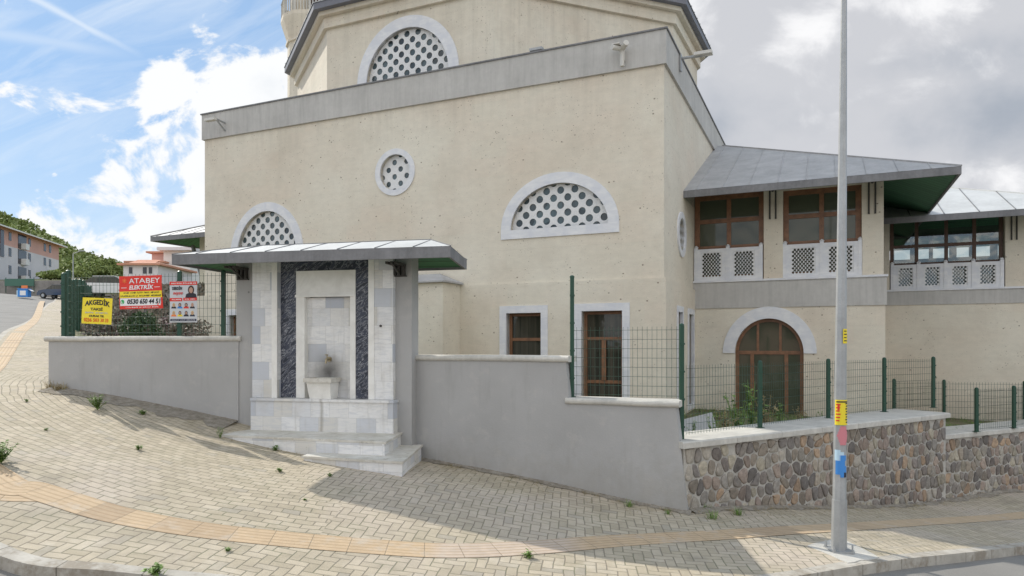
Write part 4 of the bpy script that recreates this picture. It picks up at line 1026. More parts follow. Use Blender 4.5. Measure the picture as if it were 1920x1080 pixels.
# ---- rubble stone walls: every stone modelled, one mesh of stones
def voronoi_cells(x0, x1, zlo, zhi, cw, ch):
    nx, nz = int((x1-x0)/cw)+2, int((zhi-zlo)/ch)+2; P = {}
    for j in range(-1, nz+1):
        for i in range(-1, nx+1):
            P[i, j] = (x0+(i+.5*(j % 2)+random.uniform(-.40, .40))*cw, zlo+(j+random.uniform(-.30, .30))*ch)
    for (i, j), p in P.items():
        poly = [(p[0]-2*cw, p[1]-2*ch), (p[0]+2*cw, p[1]-2*ch), (p[0]+2*cw, p[1]+2*ch), (p[0]-2*cw, p[1]+2*ch)]
        for di in (-2, -1, 0, 1, 2):
            for dj in (-2, -1, 0, 1, 2):
                q_ = P.get((i+di, j+dj))
                if not q_ or (di, dj) == (0, 0): continue
                mx_, mz_ = (p[0]+q_[0])/2, (p[1]+q_[1])/2; nx_, nz_ = q_[0]-p[0], q_[1]-p[1]; new = []
                for k in range(len(poly)):
                    a, b = poly[k], poly[(k+1) % len(poly)]; da = (a[0]-mx_)*nx_+(a[1]-mz_)*nz_; db = (b[0]-mx_)*nx_+(b[1]-mz_)*nz_
                    if da <= 0: new.append(a)
                    if da*db < 0: t_ = da/(da-db); new.append((a[0]+(b[0]-a[0])*t_, a[1]+(b[1]-a[1])*t_))
                poly = new
                if len(poly) < 3: break
            if len(poly) < 3: break
        if len(poly) >= 3: yield poly
STONEC = [(.20, .165, .13), (.24, .20, .155), (.17, .15, .135), (.215, .16, .135), (.16, .135, .125), (.27, .24, .18), (.30, .19, .11), (.19, .175, .16), (.25, .185, .15), (.14, .125, .12), (.26, .235, .20)]
def rubble_wall(name, p0, p1, ztop, capin, capout, lab):
    a, L = frame2(p0, p1); zb = min(g(*p0), g(*p1))-.1; root = empty(name, (p0[0], p0[1], zb), a, -zb); tag(root, lab, 'wall', None)
    ca, sa = math.cos(a), math.sin(a); gr = lambda x: g(p0[0]+ca*x, p0[1]+sa*x)
    zt = ztop-.10; n = 30
    out = [(L*i/n, gr(L*i/n)-.35) for i in range(n+1)]+[(L, zt), (0, zt)]
    MB().plate(out, (), .0, .45).build('mortar_bed', M['mortar'], root)
    st = MB(); ngr = MB()
    for poly in voronoi_cells(0, L, zb-.1, zt, .165, .225):
        cx_ = sum(p[0] for p in poly)/len(poly); cz_ = sum(p[1] for p in poly)/len(poly)
        if cx_ < .06 or cx_ > L-.06 or cz_ > zt-.05 or cz_ < gr(cx_)-.12: continue
        poly = [(max(.012, min(L-.012, x)), min(zt-.01, z)) for x, z in poly]
        cx_ = sum(p[0] for p in poly)/len(poly); cz_ = sum(p[1] for p in poly)/len(poly)
        gap = random.uniform(.007, .019); q_ = []
        for x, z in poly:
            dd_ = math.hypot(x-cx_, z-cz_); f = max(.3, 1-gap*1.25/max(dd_, .03)); q_.append((cx_+(x-cx_)*f, cz_+(z-cz_)*f))
        for _c in range(1):
            r_ = []
            for k in range(len(q_)):
                A, B = q_[k], q_[(k+1) % len(q_)]; r_ += [(A[0]*.76+B[0]*.24, A[1]*.76+B[1]*.24), (A[0]*.5+B[0]*.5+random.uniform(-.006, .006), A[1]*.5+B[1]*.5+random.uniform(-.006, .006)), (A[0]*.24+B[0]*.76, A[1]*.24+B[1]*.76)]
            q_ = r_
        m_ = len(q_); h = random.uniform(.012, .026); tx, tz = random.uniform(-.08, .08), random.uniform(-.08, .08)
        vs = []
        for (f, yy__) in ((1.0, .01), (.99, -h*.6), (.93, -h*.92), (.6, -h)):
            vs += [(cx_+(x-cx_)*f, yy__+((x-cx_)*tx+(z-cz_)*tz+random.uniform(-.002, .002))*(f < 1), cz_+(z-cz_)*f) for x, z in q_]
        vs.append((cx_, -h*1.02, cz_)); fs = [(k*m_+i, k*m_+(i+1) % m_, (k+1)*m_+(i+1) % m_, (k+1)*m_+i) for k in range(3) for i in range(m_)]+[(3*m_+i, 3*m_+(i+1) % m_, 4*m_) for i in range(m_)]
        c = random.choice(STONEC); f = random.uniform(1.0, 1.65); av = sum(c)/3; wm_ = (1.10, 1., .84); st.add(vs, fs, 0, tuple((v*.6+av*.4*k_)*f for v, k_ in zip(c, wm_)))
    st.build('stones', M['rubble'], root, smooth=True)
    # deep coping slab, wider at the far end
    cp = MB(); segs = 7
    ov = .07
    for i in range(segs):
        xa, xb = L*i/segs+.004, L*(i+1)/segs-.004; da = capin+(capout-capin)*i/segs; db = capin+(capout-capin)*(i+1)/segs
        if i == 0: xa -= .08
        if i == segs-1: xb += .06
        w_ = random.uniform(-.003, .003)
        vs = [(xa, -ov, zt+.001), (xb, -ov, zt+.001), (xb, db, zt+.001), (xa, da, zt+.001), (xa, -ov, ztop-.02+w_), (xb, -ov, ztop-.02+w_), (xb, db, ztop+w_), (xa, da, ztop+w_), (xa, -ov+.02, ztop+w_), (xb, -ov+.02, ztop+w_)]
        cp.add(vs, [(0, 3, 2, 1), (0, 1, 5, 4), (4, 5, 9, 8), (8, 9, 6, 7), (1, 2, 6, 9, 5), (0, 4, 8, 7, 3), (2, 3, 7, 6)])
    cp.build('coping', M['concrete_cap'], root)
    return root
SA, SB, SC = (2.47, 9.97), (8.85, 14.13), (19.0, 19.3)
rubble_wall('stone_wall', SA, SB, -1.40, .72, 1.05, 'rubble stone wall with pale coping beside the lamp post, higher one of the two')
rubble_wall('stone_wall', (8.80, 14.20), SC, -1.85, .75, .9, 'lower rubble stone wall at the right edge, a step below its neighbour')

# ------------------------------------------------------------------ welded mesh fences
def mesh_panel(p, q_, za, zb_, parent, zoff=0., dx=.07, dz=.14, r_=.0030):
    mb = MB(); p = Vector(p); q_ = Vector(q_); L = (q_-p).length; d_ = (q_-p)/L
    n = max(2, int(L/dx))
    for i in range(n+1):
        c = p+d_*(L*i/n); mb.tube((c.x, c.y, za), (c.x, c.y, zb_+.04), r_, n=3, cap=False)
    nz = max(2, int((zb_-za)/dz)); nrm = Vector((-d_.y, d_.x, 0))*.006
    for j in range(nz+1):
        z = za+.03+(zb_-za-.04)*j/nz; a, b = p-nrm.to_2d() if len(p) == 2 else p, q_; mb.tube((p.x-nrm.x, p.y-nrm.y, z), (q_.x-nrm.x, q_.y-nrm.y, z), r_*1.15, n=3, cap=False)
    return mb.build('mesh_panel', M['wire_green'], parent, fix=False)
def post_mb(p, za, zb_, w_=.03):
    m_ = MB().box(p[0]-w_, p[0]+w_, p[1]-w_, p[1]+w_, za, zb_); m_.box(p[0]-.06, p[0]+.06, p[1]-.06, p[1]+.06, za, za+.008)
    for k in range(4): z = za+(zb_-za)*(.15+.23*k); m_.box(p[0]-w_-.008, p[0]+w_+.008, p[1]-w_-.012, p[1]-w_-.001, z, z+.03)
    m_.lathe([(w_*1.25, zb_), (w_*1.2, zb_+.02), (w_*.5, zb_+.035)], 8, p)
    return m_
def fence(name, posts, lab, panels=None, dx=.07, dz=.14, r_=.003, w_=.03):
    """posts: (x, y, z base, z top); panels: (index a, index b, z low, z high)"""
    z0 = posts[0][2]; root = empty(name, (posts[0][0], posts[0][1], z0), 0, 0); tag(root, lab, 'fence')
    inv = Matrix.Translation((-posts[0][0], -posts[0][1], -z0))
    for (x, y, za, zb_) in posts: o = post_mb((x, y), za, zb_, w_).build('post', M['green_paint'], root); o.data.transform(inv)
    for (i, j, za, zb_) in (panels or [(i, i+1, max(posts[i][2], posts[i+1][2])+.03, min(posts[i][3], posts[i+1][3])-.05) for i in range(len(posts)-1)]):
        o = mesh_panel(posts[i][:2], posts[j][:2], za, zb_, root, dx=dx, dz=dz, r_=r_); o.data.transform(inv)
    return root
def on_line(px, A, B):
    u_ = (px-960)/F; dx_, dy_ = B[0]-A[0], B[1]-A[1]; k = (u_*A[1]-A[0])/(dx_-u_*dy_); return (A[0]+dx_*k, A[1]+dy_*k)
FL0, FL1 = (-8.25, 12.66), (-4.75, 12.18)
fence('mesh_fence', [(*on_line(p, FL0, FL1), .14, 1.27) for p in (120, 337, 419)]+[(-4.80, 12.2, .14, 1.27)], 'green mesh fence on the left grey wall, hung with three banners', w_=.032)
# dense fence seen end-on up the left street
ps = []
for (p, q_, zt) in SLP[:12]:
    for k in (0, .5): x, y = p[0]+(q_[0]-p[0])*k+.12, p[1]+(q_[1]-p[1])*k+.08; ps.append((x, y, zt, zt+1.2+.0))
fence('mesh_fence', ps[0:1]+ps[1:], 'tall green mesh fence seen end on, climbing the left street', dx=.10, dz=.2, r_=.0055, w_=.035)
g1, g2 = (.93, 10.72), (2.50, 10.2)
fence('mesh_fence', [(*g1, -.82, 1.03), (*g2, -1.5, .27)], 'green mesh fence over the low step of the grey wall, one post much taller', [(0, 1, -.80, .22)], w_=.03)
fp = [(2.62, 10.42, -1.5, -.31)]+[(x/F*0+((px_c-960)/F)*y, y, -1.40, -.31) for (px_c, y, x) in ((1425, 11.58, 0), (1553, 13.07, 0), (1658, 14.3, 0), (1750, 15.22, 0))]
fr_ = fence('mesh_fence', fp[1:], 'green mesh fence with four posts on the higher stone wall'); o = mesh_panel(fp[0][:2], fp[1][:2], -1.37, -.36, fr_); o.data.transform(Matrix.Translation((-fp[1][0], -fp[1][1], 1.40)))
fence('mesh_fence', [((1831-960)/F*14.6, 14.6, -1.85, -.95), ((1901-960)/F*15.25, 15.25, -1.85, -.95), (12.6, 16.35, -1.85, -.95), (14.6, 17.45, -1.85, -.95), (16.6, 18.4, -1.85, -.95)], 'green mesh fence on the lower stone wall at the right edge')
fence('mesh_fence', [(10.1, 18.3, gz(10.1, 18.3), -.95), ((1770-960)/F*18.4, 18.4, gz(11.5, 18.4), -.98), (13.4, 18.1, gz(13.4, 18.1), -1.0), (15.4, 17.6, gz(15, 17.6), -1.0)], 'short green mesh fence inside the garden close to the far wing', w_=.03)

# ------------------------------------------------------------------ fountain
FY = R(-12); FO = Vector((-3.17, 11.6, 0)); fx_, fy_ = Vector((math.cos(FY), math.sin(FY), 0)), Vector((-math.sin(FY), math.cos(FY), 0)); ZF = -1.95
ft = empty('street_fountain', (FO.x, FO.y, ZF), FY, -ZF); tag(ft, 'white and dark marble street fountain with basin, steps and flat metal canopy', 'fountain')
def fl(px, py, t=0.):
    r_ = ray(px, py); Y = (t+FO.dot(fy_))/Vector((r_.x, 1, 0)).dot(fy_); P = r_*Y; return ((P-FO).dot(fx_), P.z)
fX = lambda p, t=0.: fl(p, 600, t)[0]
fZ = lambda px, py, t=0.: fl(px, py, t)[1]
zt0 = 1.46; zbt = fZ(605, 748, -.06)
mb = MB(); mb.box(fX(443, .1), fX(473), .10, .42, ZF-.3, zt0); mb.box(fX(737), fX(772, .1), .10, .42, ZF-.3, zt0); mb.box(fX(473), fX(737), .30, .41, ZF-.3, zt0-.002)
mb.build('wall_block', M['grey_render'], ft)
for a, b, s_ in ((473, 520, 1), (691, 737, 0)):
    xa, xb = fX(a), fX(b); m_ = MB().box(xa, xb, 0, .299, zbt, zt0-.003).build('marble_pier', M['marble_blocks'], ft)
    xi = xb-.10 if s_ else xa; MB().box(xi, xi+.10, -.012, -.001, zbt, zt0-.006).build('edge_strip', M['plain_marble'], m_)
for a, b in ((520, 550), (662, 691)): MB().box(fX(a), fX(b), .11, .298, zbt, fZ(600, 506)).build('dark_panel', M['dark_marble'], ft)
MB().box(fX(520), fX(691), .115, .298, fZ(600, 506)+.001, zt0-.004).build('dark_lintel', M['dark_marble'], ft)
xa, xb, na, nb_, zp, zn = fX(550), fX(662), fX(566), fX(652), fZ(605, 506), fZ(605, 552)
MB().box(xa, xb, .09, .297, zn, zp).build('top_panel', M['plain_marble'], ft)
mb = MB(); mb.box(xa, na, .09, .296, zbt, zn-.002); mb.box(nb_, xb, .09, .296, zbt, zn-.002); mb.box(xa-.01, xb+.01, .072, .089, zn-.035, zn+.005); mb.build('niche_frame', M['plain_marble'], ft)
MB().box(na, nb_, .19, .295, zbt, zn-.04).build('niche_back', M['niche_marble'], ft)
mb = MB(); mb.box(fX(470, -.10), fX(737, -.10), -.10, .299, ZF-.3, zbt-.045); mb.build('base', M['base_marble'], ft)
MB().box(fX(469, -.12), fX(738, -.12), -.125, .18, zbt-.044, zbt-.001).build('base_slab', M['base_marble'], ft)
# basin, tap
bx, bz = fX(604, .0), fZ(604, 709, -.08); zb0_ = zbt
mb = MB()
mb.add([(bx-.19, -.07, zb0_), (bx+.19, -.07, zb0_), (bx+.19, .185, zb0_), (bx-.19, .185, zb0_), (bx-.215, -.14, bz-.07), (bx+.215, -.14, bz-.07), (bx+.215, .185, bz-.07), (bx-.215, .185, bz-.07)], [(0, 3, 2, 1), (0, 1, 5, 4), (1, 2, 6, 5), (2, 3, 7, 6), (3, 0, 4, 7), (4, 5, 6, 7)])
bs = mb.build('basin', M['plain_marble'], ft)
mb = MB(); x0, x1, y0, y1 = bx-.25, bx+.25, -.18, .186
for (a, b, c_, d_) in ((x0, x1, y0, y0+.06), (x0, x1, y1-.04, y1), (x0, x0+.06, y0+.06, y1-.04), (x1-.06, x1, y0+.06, y1-.04)): mb.box(a, b, c_, d_, bz-.069, bz)
mb.box(x0+.06, x1-.06, y0+.06, y1-.04, bz-.069, bz-.04); mb.build('basin_rim', M['tread_marble'], bs)
tx_, tz_ = fX(608), fZ(608, 674)
MB().tube((tx_, .19, tz_), (tx_, .17, tz_), .045, n=12).tube((tx_, .18, tz_), (tx_, .06, tz_), .02, n=8).tube((tx_, .065, tz_), (tx_, .055, tz_-.07), .016, n=8).tube((tx_, .1, tz_), (tx_, .1, tz_+.07), .012, n=6).box(tx_-.012, tx_+.012, .04, .12, tz_+.07, tz_+.085).build('tap', M['chrome'], ft)
MB().tube((fX(714), 0, fZ(714, 611)), (fX(714), -.02, fZ(714, 611)), .02, n=8).build('spout_hole', M['black_iron'], ft)
# steps, given in world positions
invF = Matrix.Rotation(-FY, 4, 'Z') @ Matrix.Translation((-FO.x, -FO.y, 0))
def wbuild(mb, name, mt, parent): o = mb.build(name, mt, parent); o.data.transform(invF); return o
s1 = [(-4.62, 11.10), (-1.90, 10.32), (-1.83, 11.5), (-4.5, 12.05)]; s2 = [(-3.10, 10.3), (-1.56, 9.82), (-1.50, 11.45), (-2.9, 11.6)]
zs1_ = -1.455; zs2_ = -1.665
mb = MB().prism(s1, -2.4, zs1_-.035); wbuild(mb, 'step', M['marble_blocks'], ft)
def grow2(p, d_): c_ = Vector((sum(a for a, _ in p)/4, sum(b for _, b in p)/4)); return [tuple(Vector(q_)+(Vector(q_)-c_).normalized()*d_) for q_ in p]
wbuild(MB().prism(grow2(s1, .03), zs1_-.034, zs1_), 'step_tread', M['tread_marble'], ft)
wbuild(MB().prism(s2, -2.6, zs2_-.035), 'step', M['marble_blocks'], ft); wbuild(MB().prism(grow2(s2, .03), zs2_-.034, zs2_), 'step_tread', M['tread_marble'], ft)
# canopy
rx0, rx1, ry0, ry1 = -2.30, 2.46, -.75, 1.20; ez = (HOR-461)/F*10.36; th = .17; rdz = .24
mb = MB(); ym = (ry0+ry1)/2; hx0, hx1 = rx0+1.05, rx1-.55
nseg = 5
def roofpt(x, y):
    # flat hipped, slightly dished towards the ends
    dxx = min((x-rx0)/1.05, (rx1-x)/.55, 1.); dyy = min(y-ry0, ry1-y)/(ym-ry0); k = min(dxx, dyy); return ez+rdz*(k**1.0)
xs_ = [rx0, hx0, hx1, rx1]
V5 = [(rx0, ry0, ez), (rx1, ry0, ez), (2.23, .96, ez), (-2.25, 1.16, ez), (-1.25, .17, ez+rdz), (1.85, .12, ez+rdz)]; hx0, hx1, ym = -1.25, 1.85, .15
mb.add(V5, [(0, 1, 5, 4), (1, 2, 5), (2, 3, 4, 5), (3, 0, 4)])
x = rx0+.45
while x < rx1:
    p = Vector((x, ry0, ez+.005)); k = min(1, (x-rx0)/1.05, (rx1-x)/.61); mb.tube(p, (x, ry0+(ym-ry0)*k, ez+rdz*k+.005), .010, n=4, mi=1); x += .62
for a, b in ((0, 4), (1, 5), (2, 5), (3, 4), (4, 5)): mb.tube(V5[a], V5[b], .014, n=4, mi=1)
cn = mb.build('canopy', [M['lead_pale'], M['fascia_grey']], ft, fix=False)
w_ = .04; mb = MB(); cr = [v[:2] for v in V5[:4]]; inr = [(rx0+w_, ry0+w_), (rx1-w_, ry0+w_), (2.23-w_, .96-w_), (-2.25+w_, 1.16-w_)]
vs = [(x, y, z) for z in (ez-th, ez-.003) for P_l in (cr, inr) for x, y in P_l]
mb.add(vs, [f_ for i in range(4) for j in ((i+1) % 4,) for f_ in ((i, j, 8+j, 8+i), (4+j, 4+i, 12+i, 12+j), (i, 4+i, 4+j, j), (8+i, 8+j, 12+j, 12+i))])
mb.build('fascia', M['fascia_grey'], cn)
MB().add([(x, y, z-th+.03) for x, y, z in V5], [(4, 5, 1, 0), (5, 2, 1), (5, 4, 3, 2), (4, 0, 3)]).build('soffit', M['green_boards'], cn, fix=False)
for p in (457, 751):
    x = fX(p, .1); mb = MB()
    for k in (-1, 0, 1): mb.box(x+k*.075-.022, x+k*.075+.022, -.32, .099, ez-th-.02, ez-th+.019); mb.box(x+k*.075-.018, x+k*.075+.018, .02, .098, ez-th-.17, ez-th-.021)
    mb.tube((x, -.28, ez-th-.01), (x, .09, ez-th-.17), .02, n=4); mb.box(x-.11, x+.11, .05, .099, ez-th-.19, ez-th-.171)
    mb.build('bracket', M['black_iron'], ft)

# ------------------------------------------------------------------ banners on the fence
BA = math.atan2(FL1[1]-FL0[1], FL1[0]-FL0[0])
def banner(name, pxc, pyc, wpx, hpx, rot, lab, cat):
    p = on_line(pxc, (FL0[0]+.0, FL0[1]-.06), (FL1[0], FL1[1]-.06)); k = p[1]/F
    o = bpy.data.objects.new(name, None); COL.objects.link(o); o.location = (p[0], p[1], (HOR-pyc)*k); o.rotation_euler = (0, R(rot), BA); ZOFF[o.name] = 0
    tag(o, lab, cat, 'banners tied to the fence'); return o, wpx*k*1.03, hpx*k
def wave(o, ph, amp=.010):
    for v in o.data.vertices: v.co.y += amp*math.sin(v.co.x*14+ph)*math.cos(v.co.z*6+ph)+amp*.6*math.sin(v.co.x*5+v.co.z*9+ph)
def panel(mb, x0, x1, z0, z1, y0, y1, n=10):
    for i in range(n):
        a, b = x0+(x1-x0)*i/n, x0+(x1-x0)*(i+1)/n
        m_ = 4
        for j in range(m_): c_, d_ = z0+(z1-z0)*j/m_, z0+(z1-z0)*(j+1)/m_; mb.add([(a, y0, c_), (b, y0, c_), (b, y0, d_), (a, y0, d_)], [(0, 1, 2, 3)]); mb.add([(a, y1, c_), (b, y1, c_), (b, y1, d_), (a, y1, d_)], [(3, 2, 1, 0)])
    return mb
def words(mb, x0, x1, z, h, y, wl_=(4, 5, 6, 4), seed=1):
    """rows of letters too small to read in the photograph: short strokes in word lengths"""
    rnd = random.Random(seed); n = sum(wl_)+len(wl_)-1; cw = (x1-x0)/n; x = x0
    for w__ in wl_:
        for _ in range(w__):
            mb.box(x+cw*.12, x+cw*.38, y-.001, y, z-h/2, z+h/2); mb.box(x+cw*.38, x+cw*.85, y-.001, y, z+rnd.choice((-.5, 0, .3))*h, z+rnd.choice((-.5, 0, .3))*h+h*.22); x += cw
        x += cw
    return mb
def tx(parent, name, s_, m_, x, z, size, width, ph, bold=0., shear=0., y=-.006): o = text_mesh(name, s_, M[m_], parent, (x, y, z), size, width, .0008, bold, shear); wave(o, ph); return o
# yellow taxi banner
b, w_, h_ = banner('banner', 182, 583, 60, 49, 2.5, 'small yellow taxi banner with black letters, leftmost on the fence', 'banner')
o = panel(MB(), -w_/2, w_/2, -h_/2, h_/2, -.002, .002).build('cloth', M['p_yellow'], b, fix=False); wave(o, 1)
o = tx(b, 'lettering', 'AKGEDİK', 'p_black', 0, h_*.29, .12, w_*.84, 1, .004)
for v in o.data.vertices: v.co.z += .035*(1-(v.co.x/(w_*.42))**2)-.02
tx(b, 'lettering', 'TAKSİ', 'p_black', -.01, h_*.06, .062, w_*.40, 1, .002)
tx(b, 'lettering', 'DURAK TEL', 'p_black', 0, -h_*.20, .048, w_*.48, 1, .0015); tx(b, 'lettering', '0236 503 30 33', 'p_red', 0, -h_*.36, .088, w_*.80, 1, .001)
o = words(MB(), -w_*.38, w_*.38, -h_*.075, .028, -.006, (5, 8), 3).build('small_print', M['p_grey'], b); wave(o, 1)
# red electrician banner
b, w_, h_ = banner('banner', 264, 548, 85, 62, -1.0, 'large red electrician banner with a white telephone number strip, between the yellow and white ones', 'banner')
o = panel(MB(), -w_/2, w_/2, -h_/2, h_/2, -.002, .002, 14).build('cloth', M['p_red'], b, fix=False); wave(o, 2)
o = panel(MB(), -w_*.49, w_*.495, -h_*.16, h_*.035, -.0045, -.004, 14).build('yellow_strip', M['p_yellow'], b, fix=False); wave(o, 2)
o = panel(MB(), -w_*.48, w_*.46, -h_*.40, -h_*.17, -.0045, -.004, 14).build('white_strip', M['p_white'], b, fix=False); wave(o, 2)
tx(b, 'lettering', 'ATABEY', 'p_white', w_*.09, h_*.34, .125, w_*.74, 2, .001); tx(b, 'lettering', 'ELEKTRİK', 'p_white', 0, h_*.145, .10, w_*.58, 2, .003, .2)
tx(b, 'lettering', '0530 650 44 51', 'p_black', w_*.075, -h_*.285, .115, w_*.76, 2, .004, .15, y=-.008)
mb = MB(); mb.box(-w_*.46, -w_*.32, -.0035, -.0025, h_*.14, h_*.155); mb.box(w_*.32, w_*.46, -.0035, -.0025, h_*.14, h_*.155); words(mb, -w_*.34, w_*.40, -h_*.45, .018, -.005, (5, 6, 3, 9, 6), 5); o = mb.build('white_rule', M['p_white'], b); wave(o, 2)
o = words(words(MB(), -w_*.40, w_*.44, -h_*.01, .026, -.0065, (5, 5, 5, 5, 8), 6), -w_*.47, w_*.48, -h_*.105, .026, -.0065, (12, 2, 9, 9), 7).build('small_print', M['p_black'], b); wave(o, 2)
o = MB().tube((-w_*.425, -.0055, -h_*.28), (-w_*.425, -.0045, -h_*.28), .04, n=20).build('phone_badge', M['p_green'], b); wave(o, 2)
mb = MB()
for k in range(7):
    a = R(150+k*22); c_ = (-w_*.425+.022*math.cos(a), -h_*.28+.022*math.sin(a)); mb.box(c_[0]-.006, c_[0]+.006, -.0075, -.0065, c_[1]-.006, c_[1]+.006)
o = mb.build('phone_symbol', M['p_white'], b); wave(o, 2)
mb = MB()
for k in range(8): mb.tube((-w_*.38+.045*math.cos(k*.785), -.004, h_*.36+.045*math.sin(k*.785)), (-w_*.38, -.004, h_*.36), .006, n=4)
o = mb.build('emblem', M['p_orange'], b); wave(o, 2)
# election style poster
b, w_, h_ = banner('banner', 344, 566, 54, 77, 0, 'tall white and red poster with portrait photos, rightmost on the fence', 'poster')
o = panel(MB(), -w_/2, w_/2, -h_/2, h_/2, -.002, .002).build('cloth', M['p_palegrey'], b, fix=False); wave(o, 3, .005)
for q4 in ((-w_/2+.002, w_/2-.002, h_*.41, h_*.495), (-w_/2, -.02, h_*.015, h_*.095), (.0, w_/2-.002, h_*.03, h_*.10)): o = panel(MB(), *q4, -.0045, -.004).build('red_strip', M['p_red'], b, fix=False); wave(o, 3, .005)
o = panel(MB(), -w_*.47, w_*.47, -h_*.47, -h_*.415, -.0045, -.004).build('black_strip', M['p_navy'], b, fix=False); wave(o, 3, .005)
mb = words(MB(), -w_*.44, w_*.46, h_*.452, .022, -.0055, (6, 7, 5, 6, 4), 8); words(mb, -w_*.42, -.04, h_*.055, .02, -.0055, (7,), 9); words(mb, .03, w_*.44, h_*.065, .018, -.0055, (4, 5), 10); words(mb, -w_*.42, w_*.42, -h_*.443, .012, -.0055, (8, 6, 9), 11); o = mb.build('small_print', M['p_white'], b); wave(o, 3, .005)
o = tx(b, 'lettering', 'DERDİN', 'p_black', -w_*.22, h_*.325, .07, w_*.36, 3, .003); o = tx(b, 'lettering', 'neyse', 'p_red', -w_*.20, h_*.215, .085, w_*.36, 3, .001, .3)
def portrait(parent, cx_, z0, s_, hair, suit, ph=3):
    o = MB().plate([(cx_-s_*.5, z0), (cx_+s_*.5, z0), (cx_+s_*.42, z0+s_*.28), (cx_+s_*.12, z0+s_*.42), (cx_-s_*.12, z0+s_*.42), (cx_-s_*.42, z0+s_*.28)], (), -.0048, -.004).build('portrait', M[suit], parent)
    h1 = MB().plate([(cx_+s_*.27*math.cos(a*.524), z0+s_*.62+s_*.36*math.sin(a*.524)) for a in range(12)], (), -.0054, -.005).build('hair', M[hair], o)
    h2 = MB().plate([(cx_+s_*.17*math.cos(a*.524), z0+s_*.60+s_*.24*math.sin(a*.524)) for a in range(12)], (), -.0062, -.0056).build('face', M['p_skin'], o)
    for q_ in (o, h1, h2): wave(q_, ph, .005)
portrait(b, w_*.28, h_*.10, w_*.42, 'p_hair', 'p_suit')
hs_ = [('p_blond', 'p_suit'), ('p_hair', 'p_blue'), ('p_hair', 'p_red'), ('p_skin', 'p_suit'), ('p_blond', 'p_orange'), ('p_hair', 'p_yellow'), ('p_hair', 'p_suit'), ('p_blond', 'p_navy')]
for k in range(8): portrait(b, -w_*.35+(k % 4)*w_*.225, -h_*.16 if k < 4 else -h_*.355, w_*.19, *hs_[k])

# ------------------------------------------------------------------ lamp post
pb = hit(1573, 1033); lp = empty('lamp_post', tuple(pb), 0, -pb.z); lp['label'] = 'grey octagonal lamp post with stickers standing by the kerb'; lp['category'] = 'lamp post'
k = pb.y/F; r0 = 13.4*k*.98; zP = pb.z; lean = (9.5*k)/(HOR/F*pb.y-zP)
def pole_r(z): return r0*(1-(z-zP)/(HOR*k-zP)*.60)
def pole_x(z): return (z-zP)*lean
def shell(mb, z0, z1, a0, a1, dr, mi=0, n=8, rr=None):
    vs = []
    for z in (z0, z1):
        r_ = (rr or pole_r(z))+dr
        for i in range(n+1): a = R(a0+(a1-a0)*i/n); vs.append((pole_x(z)+r_*math.cos(a), r_*math.sin(a), z))
    for z in (z0, z1):
        r_ = (rr or pole_r(z))+dr-.0015
        for i in range(n+1): a = R(a0+(a1-a0)*i/n); vs.append((pole_x(z)+r_*math.cos(a), r_*math.sin(a), z))
    m_ = n+1; fs = [(i, i+1, m_+i+1, m_+i) for i in range(n)]+[(2*m_+i+1, 2*m_+i, 3*m_+i, 3*m_+i+1) for i in range(n)]; return mb.add(vs, fs, mi)
mb = MB(); ztp = zP+7.6
vs = []; nn = 8; zl = [zP, zP+.62, zP+.621, ztp]; rl = [r0*1.05, r0*1.0, pole_r(zP+.62)*.97, pole_r(ztp)]
for z, r_ in zip(zl, rl): vs += [(pole_x(z)+r_*math.cos(R(22.5+45*i)), r_*math.sin(R(22.5+45*i)), z) for i in range(nn)]
mb.add(vs, [(q_*nn+i, q_*nn+(i+1) % nn, (q_+1)*nn+(i+1) % nn, (q_+1)*nn+i) for q_ in range(3) for i in range(nn)]+[tuple(3*nn+i for i in range(nn))])
pole = mb.build('pole', M['galvanised'], lp)
MB().box(-.13, .13, -.13, .13, zP+.004, zP+.025).build('base_plate', M['galvanised'], lp)
for sx_ in (-.11, .11):
    for sy_ in (-.11, .11): MB().tube((sx_, sy_, zP+.02), (sx_, sy_, zP+.10), .011, n=6).tube((sx_, sy_, zP+.026), (sx_, sy_, zP+.045), .02, n=6).build('anchor_bolt', M['galvanised'], lp)
MB().tube((pole_x(ztp), 0, ztp), (pole_x(ztp)-.3, -1.4, ztp+.35), .035, n=8).build('lamp_arm', M['galvanised'], lp); MB().box(-.5+pole_x(ztp), -.15+pole_x(ztp), -1.95, -1.35, ztp+.32, ztp+.42).build('lamp_head', M['galvanised'], lp)
zpx = lambda y: (HOR-y)*k
# ragged stickers and bills
s_ = MB(); shell(s_, zpx(644), zpx(617), -95, -40, .004); o = s_.build('yellow_sticker', M['p_yellow'], pole); o.location = (0, 0, 0)
s_ = MB(); 
for i in range(4): shell(s_, zpx(640-i*6), zpx(638-i*6), -85, -50-6*(i % 2), .006)
s_.build('yellow_sticker_print', M['p_black'], pole)
o = shell(MB(), zpx(796), zpx(749), -165, -15, .004, n=10).build('posted_bill', M['p_yellow'], pole)
s_ = MB(); [shell(s_, zpx(789-i*6), zpx(786.5-i*6), -152, -120+4*(i % 3), .006) for i in range(6)]; shell(s_, zpx(768), zpx(757), -138, -120, .0065); s_.build('posted_bill_print', M['p_red'], pole)
s_ = MB(); [shell(s_, zpx(792-i*5), zpx(789.5-i*5), -62-5*(i % 2), -42, .006) for i in range(8)]; shell(s_, zpx(754), zpx(751.5), -150, -30, .006, n=10); s_.build('posted_bill_print', M['p_black'], pole)
s_ = MB(); [shell(s_, zpx(833-i*5), zpx(828-i*5), -90-(52-abs(i-3)*9), -90+(58-abs(i-3)*8), .004) for i in range(7)]; s_.build('pink_sticker', M['p_pink'], pole)
